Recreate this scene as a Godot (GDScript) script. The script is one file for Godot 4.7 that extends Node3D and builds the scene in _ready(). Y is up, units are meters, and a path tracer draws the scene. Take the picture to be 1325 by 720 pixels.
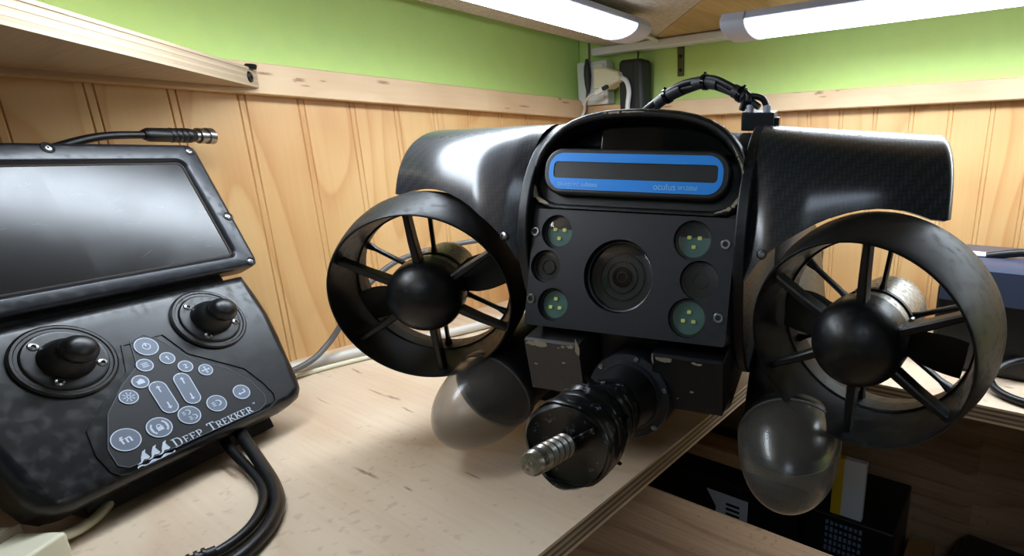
extends Node3D
# Workbench corner with an underwater robot, its handheld controller, and the clutter of the bench. Metres, y up.

# ---------------------------------------------------------------- helpers
class Mb:
	var v := PackedVector3Array()
	var x := Transform3D()
	func tri(a: Vector3, b: Vector3, c: Vector3) -> void:
		v.append(x * a); v.append(x * b); v.append(x * c)
	func quad(a: Vector3, b: Vector3, c: Vector3, d: Vector3) -> void:
		tri(a, b, c); tri(a, c, d)
	# rows of points; outside lies where (next in row) x (next row) points
	func grid(rows: Array, wrap_row := false, wrap_rows := false) -> void:
		var n: int = rows.size()
		for i in (n if wrap_rows else n - 1):
			var p: PackedVector3Array = rows[i]
			var q: PackedVector3Array = rows[(i + 1) % n]
			var m := p.size()
			for j in (m if wrap_row else m - 1):
				var k := (j + 1) % m
				if p[j].distance_squared_to(p[k]) < 1e-14:
					tri(p[j], q[k], q[j])
				elif q[j].distance_squared_to(q[k]) < 1e-14:
					tri(p[j], p[k], q[j])
				else:
					quad(p[j], p[k], q[k], q[j])
	func box(c: Vector3, s: Vector3, b := 0.0) -> void:
		prism(rect(s.x, s.y, b), -s.z / 2, s.z / 2, b, Transform3D(Basis(), c))
	static func rect(w: float, h: float, r := 0.0, n := 3) -> PackedVector2Array:
		var o := PackedVector2Array()
		if r <= 0.0:
			return PackedVector2Array([Vector2(-w, -h) / 2, Vector2(w, -h) / 2, Vector2(w, h) / 2, Vector2(-w, h) / 2])
		var cs := [Vector2(w / 2 - r, h / 2 - r), Vector2(-w / 2 + r, h / 2 - r), Vector2(-w / 2 + r, -h / 2 + r), Vector2(w / 2 - r, -h / 2 + r)]
		for i in 4:
			for k in n + 1:
				var a: float = PI / 2 * (i + float(k) / n)
				o.append(cs[i] + r * Vector2(cos(a), sin(a)))
		return o
	static func disc(r: float, n := 32, c := Vector2.ZERO) -> PackedVector2Array:
		var o := PackedVector2Array()
		for i in n:
			o.append(c + r * Vector2(cos(TAU * i / n), sin(TAU * i / n)))
		return o
	static func inset(p: PackedVector2Array, d: float) -> PackedVector2Array:
		var o := PackedVector2Array()
		var n := p.size()
		for i in n:
			var e := (p[i] - p[(i + n - 1) % n]).normalized()
			var f := (p[(i + 1) % n] - p[i]).normalized()
			var m := Vector2(-e.y - f.y, e.x + f.x)
			m = m.normalized()
			var k: float = maxf(0.5, m.dot(Vector2(-e.y, e.x)))
			o.append(p[i] + m * d / k)
		return o
	# extrude a counter-clockwise outline along z, edges rounded by b
	func prism(p: PackedVector2Array, z0: float, z1: float, b := 0.0, t := Transform3D()) -> void:
		var rows := []
		var lv := [[0.0, z0], [0.0, z1]]
		if b > 0.0:
			lv = []
			for k in 5:
				lv.append([b * (1.0 - sin(PI / 8 * k)), z0 + b * (1.0 - cos(PI / 8 * k))])
			for k in 5:
				lv.append([b * (1.0 - cos(PI / 8 * k)), z1 - b * (1.0 - sin(PI / 8 * k))])
		for l in lv:
			var q := inset(p, l[0]) if l[0] != 0.0 else p
			var r := PackedVector3Array()
			for a in q:
				r.append(t * Vector3(a.x, a.y, l[1]))
			rows.append(r)
		grid(rows, true)
		var idx := Geometry2D.triangulate_polygon(p)
		for k in range(0, idx.size(), 3):
			var a := p[idx[k]]
			var bb := p[idx[k + 1]]
			var c := p[idx[k + 2]]
			var top: PackedVector3Array = rows[rows.size() - 1]
			var bot: PackedVector3Array = rows[0]
			if (bb - a).cross(c - a) > 0:
				tri(top[idx[k]], top[idx[k + 1]], top[idx[k + 2]])
				tri(bot[idx[k]], bot[idx[k + 2]], bot[idx[k + 1]])
			else:
				tri(top[idx[k]], top[idx[k + 2]], top[idx[k + 1]])
				tri(bot[idx[k]], bot[idx[k + 1]], bot[idx[k + 2]])
	# flat ring between two outlines of equal count
	func ring(po: PackedVector2Array, pi: PackedVector2Array, z0: float, z1: float, t := Transform3D()) -> void:
		var rows := []
		for s in [[pi, z0], [po, z0], [po, z1], [pi, z1]]:
			var r := PackedVector3Array()
			for a in s[0]:
				r.append(t * Vector3(a.x, a.y, s[1]))
			rows.append(r)
		grid(rows, true, true)
	# profile of (radius, z), turned round the z axis; ordered so that outside lies to the right when going up z
	func lathe(p: Array, n := 40, t := Transform3D(), closed := false) -> void:
		var rows := []
		for q in p:
			var r := PackedVector3Array()
			for i in n:
				var a := TAU * i / n
				r.append(t * Vector3(q[0] * cos(a), q[0] * sin(a), q[1]))
			rows.append(r)
		grid(rows, true, closed)
	func tube(path: PackedVector3Array, r: float, n := 10, caps := true) -> void:
		var rows := []
		var up := Vector3.UP
		var m := path.size()
		for i in m:
			var d := (path[mini(i + 1, m - 1)] - path[maxi(i - 1, 0)]).normalized()
			var s := d.cross(up)
			if s.length() < 0.05:
				s = d.cross(Vector3.RIGHT)
			s = s.normalized()
			up = s.cross(d).normalized()
			var row := PackedVector3Array()
			for k in n:
				var a := TAU * k / n
				row.append(path[i] + r * (cos(a) * s - sin(a) * up) * -1.0)
			rows.append(row)
		if caps:
			var a0 := PackedVector3Array()
			var a1 := PackedVector3Array()
			for k in n:
				a0.append(path[0]); a1.append(path[m - 1])
			rows.push_front(a0); rows.append(a1)
		for r2 in rows:
			r2.reverse()
		grid(rows, true)

func fin(mb: Mb, called: String, m: Material, parent: Node = self, crease := 38.0) -> MeshInstance3D:
	var n := mb.v.size() / 3
	var fnorm := PackedVector3Array()
	var at := {}
	for i in n:
		var c := (mb.v[3 * i + 1] - mb.v[3 * i]).cross(mb.v[3 * i + 2] - mb.v[3 * i])
		fnorm.append(c)
		for k in 3:
			var key := Vector3i((mb.v[3 * i + k] * 40000.0).round())
			if at.has(key):
				at[key].append(i)
			else:
				at[key] = [i]
	var lim := cos(deg_to_rad(crease))
	var nv := PackedVector3Array()
	var nn := PackedVector3Array()
	for i in n:
		var f := fnorm[i].normalized()
		if f == Vector3.ZERO:
			continue
		for k in [0, 2, 1]:
			var p := mb.v[3 * i + k]
			var s := Vector3.ZERO
			for j in at[Vector3i((p * 40000.0).round())]:
				var g := fnorm[j].normalized()
				if f.dot(g) > lim:
					s += fnorm[j]
			nv.append(p)
			nn.append(s.normalized() if s.length() > 0 else f)
	var arr := []
	arr.resize(Mesh.ARRAY_MAX)
	arr[Mesh.ARRAY_VERTEX] = nv
	arr[Mesh.ARRAY_NORMAL] = nn
	var me := ArrayMesh.new()
	me.add_surface_from_arrays(Mesh.PRIMITIVE_TRIANGLES, arr)
	me.surface_set_material(0, m)
	var o := MeshInstance3D.new()
	o.mesh = me
	put(o, called, parent)
	return o

var taken := {}
func put(o: Node3D, called: String, parent: Node = self) -> void:
	var key := str(parent.get_instance_id()) + called
	var k: int = taken.get(key, 0)
	taken[key] = k + 1
	o.name = called if k == 0 else "%s_%03d" % [called, k]
	parent.add_child(o, true)

func node(called: String, parent: Node = self, t := Transform3D()) -> Node3D:
	var o := Node3D.new()
	o.transform = t
	put(o, called, parent)
	return o

func tag(o: Node, label: String, category: String, group := "") -> void:
	o.set_meta("label", label)
	o.set_meta("category", category)
	if group != "":
		o.set_meta("group", group)

func structure(o: Node) -> void:
	o.set_meta("kind", "structure")

func text(s: String, font: String, h: float, m: Material, called: String, parent: Node, t: Transform3D, depth := 0.0002, bold := 400) -> MeshInstance3D:
	var f := SystemFont.new()
	f.font_names = PackedStringArray([font])
	f.font_weight = bold
	var tm := TextMesh.new()
	tm.text = s
	tm.font = f
	tm.font_size = 64
	tm.pixel_size = 0.001      # capital letters are about 0.046 high before scaling
	tm.depth = depth / (h / 0.046)
	tm.curve_step = 2.0
	tm.horizontal_alignment = HORIZONTAL_ALIGNMENT_LEFT
	tm.vertical_alignment = VERTICAL_ALIGNMENT_CENTER
	tm.material = m
	var o := MeshInstance3D.new()
	o.mesh = tm
	o.transform = t * Transform3D(Basis().scaled(Vector3.ONE * (h / 0.046)), Vector3.ZERO)
	put(o, called, parent)
	return o

func curve(pts: Array, n := 8) -> PackedVector3Array:
	var o := PackedVector3Array()
	var m := pts.size()
	for i in m - 1:
		var a: Vector3 = pts[maxi(i - 1, 0)]
		var b: Vector3 = pts[i]
		var c: Vector3 = pts[i + 1]
		var d: Vector3 = pts[mini(i + 2, m - 1)]
		for k in n:
			o.append(b.cubic_interpolate(c, a, d, float(k) / n))
	o.append(pts[m - 1])
	return o

func poly(a: Array) -> PackedVector2Array:
	var o := PackedVector2Array()
	for p in a:
		o.append(Vector2(p[0], p[1]))
	if Geometry2D.is_polygon_clockwise(o):
		o.reverse()
	return o

# ---------------------------------------------------------------- materials
var M := {}
func mat(called: String, c: Color, rough := 0.6, metal := 0.0, spec := 0.5) -> StandardMaterial3D:
	var m := StandardMaterial3D.new()
	m.resource_name = called
	m.albedo_color = c
	m.roughness = rough
	m.metallic = metal
	m.metallic_specular = spec
	M[called] = m
	return m

func noise(seed_: int, freq: float, oct := 4, kind := FastNoiseLite.TYPE_SIMPLEX_SMOOTH) -> FastNoiseLite:
	var f := FastNoiseLite.new()
	f.seed = seed_
	f.frequency = freq
	f.fractal_octaves = oct
	f.noise_type = kind
	return f

func bytes(f: FastNoiseLite, w: int, h: int, W: int, H: int) -> PackedByteArray:
	var im := f.get_image(w, h, false, false, true)
	im.convert(Image.FORMAT_L8)
	if w != W or h != H:
		im.resize(W, H, Image.INTERPOLATE_CUBIC)
	return im.get_data()

# wood with the grain along the picture's columns: rings of figure, fibres, blotches and, where asked, dirt
func field(f: FastNoiseLite, w: int, h: int, W: int, H: int) -> PackedFloat32Array:
	var a := PackedFloat32Array()
	a.resize(w * h)
	for y in h:
		for x in w:
			a[y * w + x] = f.get_noise_2d(x, y) * 0.5 + 0.5
	var im := Image.create_from_data(w, h, false, Image.FORMAT_RF, a.to_byte_array())
	im.resize(W, H, Image.INTERPOLATE_CUBIC)
	return im.get_data().to_float32_array()

func wood(W: int, H: int, light: Color, dark: Color, rings: float, warp: float, seed_: int, dirt := 0.0, figure := 0.55, fibre := 0.45) -> Image:
	var a := field(noise(seed_, 0.022, 3), W / 8, H / 32, W, H)
	var b := bytes(noise(seed_ + 1, 0.16, 3), W, H / 24, W, H)
	var c := field(noise(seed_ + 2, 0.024, 3), W / 8, H / 8, W, H)
	var d := bytes(noise(seed_ + 3, 0.07, 5), W, H, W, H)
	var o := PackedByteArray()
	o.resize(W * H * 3)
	var stain := Color(0.20, 0.16, 0.12)
	for y in H:
		for x in W:
			var i := y * W + x
			var t: float = float(x) / W * rings + a[i] * warp
			var r := t - floorf(t)
			r = r / 0.86 if r < 0.86 else (1.0 - r) / 0.14
			var k: float = r * r * r * figure + (b[i] / 255.0 - 0.5) * fibre + (c[i] - 0.5) * 0.9 + 0.15
			var col := light.lerp(dark, clampf(k, 0.0, 1.0))
			if dirt > 0.0:
				var q: float = d[i] / 255.0 + (c[i] - 0.5) * 0.5
				if q < 0.20:
					col = col.lerp(stain, clampf((0.20 - q) * 9.0, 0.0, 1.0) * dirt)
			o[i * 3] = int(clampf(col.r, 0, 1) * 255)
			o[i * 3 + 1] = int(clampf(col.g, 0, 1) * 255)
			o[i * 3 + 2] = int(clampf(col.b, 0, 1) * 255)
	return Image.create_from_data(W, H, false, Image.FORMAT_RGB8, o)

# short dark resin streaks along the grain (columns)
func streaks(im: Image, n: int, seed_: int, col: Color) -> void:
	var rnd := RandomNumberGenerator.new()
	rnd.seed = seed_
	for k in n:
		var x := rnd.randi_range(2, im.get_width() - 6)
		var y := rnd.randi_range(2, im.get_height() - 60)
		var l := rnd.randi_range(10, 46)
		var w := rnd.randi_range(1, 4)
		var lean := rnd.randf_range(-0.08, 0.08)
		for j in l:
			var f := sin(PI * (j + 0.5) / l)
			for q in w:
				var xx := clampi(x + q + int(lean * j), 0, im.get_width() - 1)
				im.set_pixel(xx, y + j, im.get_pixel(xx, y + j).lerp(col, 0.65 * f * (0.6 + 0.4 * rnd.randf())))

func textured(called: String, im: Image, scale: float, rough: float, world := true, bump := 0.0) -> StandardMaterial3D:
	var m := mat(called, Color.WHITE, rough)
	m.albedo_texture = ImageTexture.create_from_image(im)
	m.uv1_triplanar = true
	m.uv1_world_triplanar = world
	m.uv1_triplanar_sharpness = 8.0
	m.uv1_scale = Vector3.ONE * scale
	return m

func speckled(called: String, c0: Color, c1: Color, scale: float, rough: float, seed_: int, freq := 0.05, lo := 0.5, hi := 0.75, r0 := -1.0) -> StandardMaterial3D:
	# two tones in patches, rougher where the second tone (dust, scuffs) shows
	var n := bytes(noise(seed_, freq, 5), 512, 512, 512, 512)
	var f := bytes(noise(seed_ + 9, freq * 5.0, 3), 512, 512, 512, 512)
	var o := PackedByteArray()
	o.resize(512 * 512 * 3)
	var rg := PackedByteArray()
	rg.resize(512 * 512)
	for i in 512 * 512:
		var k := clampf((n[i] / 255.0 * 0.75 + f[i] / 255.0 * 0.25 - lo) / (hi - lo), 0.0, 1.0)
		var col := c0.lerp(c1, k)
		o[i * 3] = int(col.r * 255); o[i * 3 + 1] = int(col.g * 255); o[i * 3 + 2] = int(col.b * 255)
		rg[i] = int(clampf(rough + (0.28 if r0 < 0 else r0) * k, 0, 1) * 255)
	var m := textured(called, Image.create_from_data(512, 512, false, Image.FORMAT_RGB8, o), scale, 1.0, false)
	m.roughness_texture = ImageTexture.create_from_image(Image.create_from_data(512, 512, false, Image.FORMAT_L8, rg))
	return m

func materials() -> void:
	var w := wood(1024, 1024, Color(0.85, 0.69, 0.475), Color(0.74, 0.525, 0.31), 5.0, 9.0, 11, 0.0, 0.45, 0.14)
	textured("panel wood", w, 1.0 / 0.9, 0.42).uv1_offset = Vector3(0.833, 0.278, 0.967)
	w = wood(512, 1024, Color(0.86, 0.745, 0.60), Color(0.74, 0.585, 0.44), 3.0, 3.0, 23, 0.0, 0.22, 0.18)
	streaks(w, 240, 5, Color(0.42, 0.26, 0.16))
	w.rotate_90(CLOCKWISE)
	textured("rail pine", w, 1.0 / 0.6, 0.55)
	w = wood(1024, 1024, Color(0.85, 0.77, 0.67), Color(0.70, 0.57, 0.45), 6.0, 7.0, 37, 0.10, 0.28, 0.20)
	streaks(w, 70, 6, Color(0.40, 0.30, 0.22))
	w.rotate_90(CLOCKWISE)
	textured("bench ply", w, 1.0 / 0.9, 0.5).uv1_offset = Vector3(0.833, 0.3, 0.9556)
	w = wood(512, 512, Color(0.74, 0.66, 0.56), Color(0.62, 0.53, 0.43), 6.0, 4.0, 51, 0.0, 0.22, 0.5)
	w.rotate_90(CLOCKWISE)
	textured("ply pale", w, 1.0 / 0.45, 0.65)
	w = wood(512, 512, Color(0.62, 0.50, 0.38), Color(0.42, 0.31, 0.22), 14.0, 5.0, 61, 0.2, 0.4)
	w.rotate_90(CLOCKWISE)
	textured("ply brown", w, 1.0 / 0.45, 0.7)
	w = wood(512, 512, Color(0.70, 0.62, 0.52), Color(0.56, 0.47, 0.37), 9.0, 4.0, 53, 0.0, 0.2, 0.6)
	w.rotate_90(CLOCKWISE)
	textured("ply sawn", w, 1.0 / 0.3, 0.8)
	w = wood(512, 512, Color(0.50, 0.43, 0.36), Color(0.33, 0.27, 0.22), 9.0, 4.0, 55, 0.2, 0.2, 0.5)
	w.rotate_90(CLOCKWISE)
	textured("ply edge", w, 1.0 / 0.3, 0.8)
	w = wood(512, 512, Color(0.74, 0.64, 0.46), Color(0.58, 0.46, 0.30), 8.0, 5.0, 71, 0.0, 0.4)
	textured("loft ply", w, 1.0 / 0.6, 0.7)
	var p := speckled("loft board", Color(0.74, 0.71, 0.67), Color(0.68, 0.64, 0.59), 4.0, 0.7, 81, 0.05, 0.3, 0.7)
	p = speckled("green paint", Color(0.755, 0.865, 0.50), Color(0.77, 0.875, 0.515), 3.0, 0.5, 91, 0.02, 0.3, 0.7)
	speckled("white wall", Color(0.80, 0.80, 0.77), Color(0.76, 0.76, 0.73), 2.0, 0.8, 92)
	speckled("floor vinyl", Color(0.30, 0.29, 0.27), Color(0.24, 0.23, 0.22), 2.0, 0.6, 93)
	speckled("black plastic", Color(0.055, 0.058, 0.066), Color(0.13, 0.125, 0.12), 9.0, 0.36, 101, 0.03, 0.55, 0.95)
	speckled("controller plastic", Color(0.050, 0.054, 0.064), Color(0.115, 0.118, 0.122), 7.0, 0.30, 111, 0.03, 0.45, 1.15)
	speckled("bezel plastic", Color(0.10, 0.11, 0.14), Color(0.15, 0.158, 0.18), 7.0, 0.30, 113, 0.03, 0.5, 0.95)
	speckled("duct plastic", Color(0.045, 0.048, 0.055), Color(0.15, 0.14, 0.125), 10.0, 0.44, 121, 0.022, 0.52, 0.95)
	M["duct plastic"].metallic_specular = 0.35
	speckled("plate black", Color(0.098, 0.106, 0.134), Color(0.14, 0.148, 0.172), 16.0, 0.42, 131, 0.05, 0.5, 0.9)
	speckled("frame black", Color(0.09, 0.095, 0.11), Color(0.16, 0.16, 0.165), 12.0, 0.38, 133, 0.04, 0.5, 0.9)
	speckled("chipped paint", Color(0.22, 0.215, 0.215), Color(0.30, 0.285, 0.26), 12.0, 0.45, 141, 0.03, 0.5, 0.9)
	speckled("tape black", Color(0.026, 0.028, 0.034), Color(0.38, 0.38, 0.41), 6.0, 0.30, 151, 0.03, 0.70, 0.76, 0.2)
	mat("gloss black", Color(0.03, 0.032, 0.038), 0.10, 0.0, 0.36)
	mat("deep black", Color(0.025, 0.026, 0.03), 0.5)
	mat("rubber", Color(0.05, 0.05, 0.055), 0.42)
	mat("tan chip", Color(0.62, 0.57, 0.49), 0.8)
	mat("steel", Color(0.62, 0.62, 0.63), 0.28, 1.0)
	mat("steel dark", Color(0.16, 0.16, 0.17), 0.4, 0.8)
	p = speckled("motor metal", Color(0.64, 0.62, 0.59), Color(0.50, 0.47, 0.44), 14.0, 0.34, 161, 0.04, 0.4, 0.8)
	p.metallic = 0.85
	p = speckled("bolt steel", Color(0.66, 0.65, 0.63), Color(0.52, 0.48, 0.43), 12.0, 0.28, 171, 0.03, 0.5, 0.75)
	p.metallic = 0.9
	mat("sonar blue", Color(0.05, 0.56, 0.96), 0.45)
	mat("sonar print", Color(0.60, 0.84, 1.0), 0.5)
	mat("button grey", Color(0.40, 0.44, 0.50), 0.45)
	mat("print grey", Color(0.76, 0.80, 0.86), 0.5)
	mat("overlay", Color(0.075, 0.078, 0.088), 0.5)
	mat("overlay line", Color(0.30, 0.32, 0.36), 0.5)
	mat("white plastic", Color(0.86, 0.87, 0.88), 0.4)
	mat("cream plastic", Color(0.86, 0.84, 0.74), 0.5)
	mat("white cable", Color(0.82, 0.80, 0.76), 0.45)
	mat("grey cable", Color(0.36, 0.35, 0.34), 0.45)
	mat("lamp grey", Color(0.74, 0.76, 0.84), 0.45)
	mat("adapter black", Color(0.13, 0.14, 0.16), 0.5)
	mat("bracket metal", Color(0.34, 0.33, 0.22), 0.5, 0.6)
	mat("groove", Color(0.55, 0.38, 0.22), 0.6)
	mat("seal dirt", Color(0.22, 0.185, 0.15), 0.8)
	mat("label white", Color(0.80, 0.81, 0.85), 0.6)
	mat("label yellow", Color(0.80, 0.66, 0.08), 0.6)
	mat("label print", Color(0.05, 0.05, 0.06), 0.6)
	mat("pale print", Color(0.40, 0.47, 0.58), 0.6)
	mat("case black", Color(0.06, 0.065, 0.075), 0.4)
	mat("case face", Color(0.22, 0.25, 0.33), 0.3)
	mat("cardboard", Color(0.55, 0.40, 0.22), 0.8)
	p = mat("tube glow", Color(0.95, 0.95, 0.97), 0.5)
	p.emission_enabled = true
	p.emission = Color(0.90, 0.95, 1.0)
	p.emission_energy_multiplier = 11.0
	p = mat("panel glow", Color(0.95, 0.95, 0.97), 0.5)
	p.emission_enabled = true
	p.emission = Color(0.86, 0.92, 1.0)
	p.emission_energy_multiplier = 0.6
	# carbon cloth under clear lacquer: 2x2 twill, tow by tow, and hairline scratches
	var im := Image.create(256, 256, false, Image.FORMAT_RGB8)
	for y in 256:
		for x in 256:
			var warp_up := (int(x / 16.0) + int(y / 16.0)) % 4 < 2
			var u := (x % 16) / 16.0 if warp_up else (y % 16) / 16.0
			var k := 0.6 + 0.4 * sin(PI * u)
			var c := Color(0.165, 0.175, 0.205) if warp_up else Color(0.13, 0.138, 0.16)
			im.set_pixel(x, y, Color(c.r * k, c.g * k, c.b * k))
	p = textured("carbon", im, 1.0 / 0.042, 0.45, false)
	p.metallic_specular = 0.25
	p.clearcoat_enabled = true
	p.clearcoat = 1.0
	p.clearcoat_roughness = 0.2
	# clear dome, scuffed matt
	p = mat("frosted dome", Color(0.40, 0.39, 0.37, 0.38), 0.25)
	p.transparency = BaseMaterial3D.TRANSPARENCY_ALPHA
	p = mat("lens glass", Color(0.02, 0.03, 0.03, 0.10), 0.06)
	p.transparency = BaseMaterial3D.TRANSPARENCY_ALPHA
	mat("led board", Color(0.30, 0.46, 0.43), 0.4)
	mat("led chip", Color(0.95, 0.94, 0.55), 0.4)
	mat("lens green", Color(0.05, 0.20, 0.15), 0.2)
	# smeared display glass
	var n := bytes(noise(201, 0.006, 4), 512, 512, 512, 512)
	var sc := bytes(noise(203, 0.05, 3), 512, 64, 512, 512)
	var rg := PackedByteArray()
	rg.resize(512 * 512)
	var al := PackedByteArray()
	al.resize(512 * 512 * 3)
	for i in 512 * 512:
		var k := clampf((n[i] / 255.0 - 0.35) * 2.2, 0.0, 1.0)
		rg[i] = int((0.20 + 0.03 * k) * 255)
		var g := 0.04 + 0.02 * k + (0.07 if sc[i] > 226 else 0.0)
		al[i * 3] = int(g * 255); al[i * 3 + 1] = int(g * 1.05 * 255); al[i * 3 + 2] = int(g * 1.15 * 255)
	var scr := Image.create_from_data(512, 512, false, Image.FORMAT_RGB8, al)
	var rs := RandomNumberGenerator.new()
	rs.seed = 31
	for q in 70:
		var at := Vector2(rs.randf() * 500, rs.randf() * 500)
		var st := Vector2.from_angle(rs.randf_range(-0.5, 0.25)) 
		for j in rs.randi_range(4, 34):
			at += st
			if at.x > 1 and at.x < 510 and at.y > 1 and at.y < 510:
				scr.set_pixel(int(at.x), int(at.y), Color(0.30, 0.31, 0.33))
	p = textured("screen glass", scr, 5.0, 1.0, false)
	p.roughness_texture = ImageTexture.create_from_image(Image.create_from_data(512, 512, false, Image.FORMAT_L8, rg))

# ---------------------------------------------------------------- scene
func _ready() -> void:
	var cam := Camera3D.new()
	cam.name = "camera"
	cam.projection = Camera3D.PROJECTION_FRUSTUM
	cam.near = 0.02
	cam.far = 20.0
	var fpx := 705.74
	cam.size = 720.0 / fpx * cam.near
	cam.frustum_offset = Vector2((662.5 - 860.0) / fpx, (394.0 - 360.0) / fpx) * cam.near
	cam.transform = Transform3D(Basis(Vector3(0.8396, -0.0062, -0.5432), Vector3(-0.1385, 0.9644, -0.2252), Vector3(0.5253, 0.2643, 0.8088)).orthonormalized(), Vector3(0, 0.954, 0))
	add_child(cam)
	cam.current = true
	var we := WorldEnvironment.new()
	we.name = "environment"
	var env := Environment.new()
	env.background_mode = Environment.BG_COLOR
	env.background_color = Color(0.05, 0.055, 0.06)
	env.tonemap_mode = Environment.TONE_MAPPER_LINEAR
	env.tonemap_exposure = 1.2
	env.sdfgi_enabled = true
	env.ssao_enabled = true
	env.ssil_enabled = true
	we.environment = env
	add_child(we)
	materials()
	batten_light("batten_light", "white LED batten light under the overhead shelf, running along the left wall", Transform3D(Basis(Vector3.UP, PI / 2), Vector3(-0.485, 1.1275, -0.01)), 1.31, 0.0105)
	batten_light("batten_light", "white LED batten light under the overhead shelf, running along the back wall above the robot", Transform3D(Basis(), Vector3(0.296, 1.1130, -0.664)), 1.25, 0.0252)
	room_light()
	room()
	benches()
	wall_things()
	robot()
	controller()
	bench_things()
	storage()

# lies along x, hangs down from y = 0
func batten_light(called: String, label: String, t: Transform3D, length: float, gap: float) -> void:
	var o := node(called, self, t)
	tag(o, label, "light")
	var half := length / 2
	var prof := poly([[-0.031, 0.0], [-0.035, -0.008], [-0.034, -0.010], [0.034, -0.010], [0.035, -0.008], [0.031, 0.0]])
	var side := Transform3D(Basis(Vector3(0, 0, 1), Vector3(0, 1, 0), Vector3(-1, 0, 0)), Vector3.ZERO)
	var mb := Mb.new()
	mb.prism(prof, -half + 0.03, half - 0.03, 0.0, side)
	fin(mb, "housing", M["lamp grey"], o)
	var d := []
	for i in 13:
		var a := PI * i / 12.0
		d.append([0.035 * cos(a), -0.010 - 0.0135 * sin(a)])
	mb = Mb.new()
	mb.prism(poly(d), -half + 0.03, half - 0.03, 0.0, side)
	fin(mb, "diffuser", M["tube glow"], o)
	d = [[-0.032, 0.0], [-0.0365, -0.008]]
	for i in 13:
		var a := PI - PI * i / 12.0
		d.append([0.0365 * cos(a), -0.010 - 0.015 * sin(a)])
	d.append([0.0365, -0.008]); d.append([0.032, 0.0])
	for s in [-1.0, 1.0]:
		mb = Mb.new()
		mb.prism(poly(d), half - 0.032, half, 0.002, Transform3D(Basis(Vector3(0, 0, s), Vector3(0, 1, 0), Vector3(-s, 0, 0)), Vector3.ZERO))
		fin(mb, "end_cap", M["lamp grey"], o)
	for s in ([-0.35, 0.35] if gap > 0.0 else []):
		mb = Mb.new()
		mb.box(Vector3(length * s, gap / 2, 0), Vector3(0.03, gap, 0.03), 0.001)
		fin(mb, "hanger", M["lamp grey"], o)
	var l := AreaLight3D.new()
	l.name = "lamp_panel"
	l.area_size = Vector2(length - 0.07, 0.066)
	l.light_color = Color(0.90, 0.95, 1.0)
	l.light_energy = 0.30
	l.area_range = 8.0
	l.area_attenuation = 2.0
	l.shadow_enabled = true
	l.transform = Transform3D(Basis(Vector3.RIGHT, -PI / 2), Vector3(0, -0.0265, 0))
	o.add_child(l)

# flat panel on the ceiling of the room, behind the viewer
func room_light() -> void:
	var o := node("ceiling_light", self, Transform3D(Basis(), Vector3(0.50, 2.2, 1.30)))
	tag(o, "flat square panel light on the room ceiling behind the viewer", "light")
	var mb := Mb.new()
	mb.box(Vector3(0, -0.015, 0), Vector3(0.66, 0.03, 0.66), 0.004)
	fin(mb, "frame", M["white plastic"], o)
	mb = Mb.new()
	mb.box(Vector3(0, -0.032, 0), Vector3(0.60, 0.006, 0.60))
	fin(mb, "diffuser", M["panel glow"], o)
	var l := AreaLight3D.new()
	l.name = "lamp_panel"
	l.area_size = Vector2(0.6, 0.6)
	l.light_color = Color(0.86, 0.92, 1.0)
	l.light_energy = 0.5
	l.area_range = 8.0
	l.area_attenuation = 2.0
	l.shadow_enabled = true
	l.transform = Transform3D(Basis(Vector3.RIGHT, -PI / 2), Vector3(0, -0.0365, 0))
	o.add_child(l)

const LX := -0.7284
const BZ := -0.8404
const BY := 0.712

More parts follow.
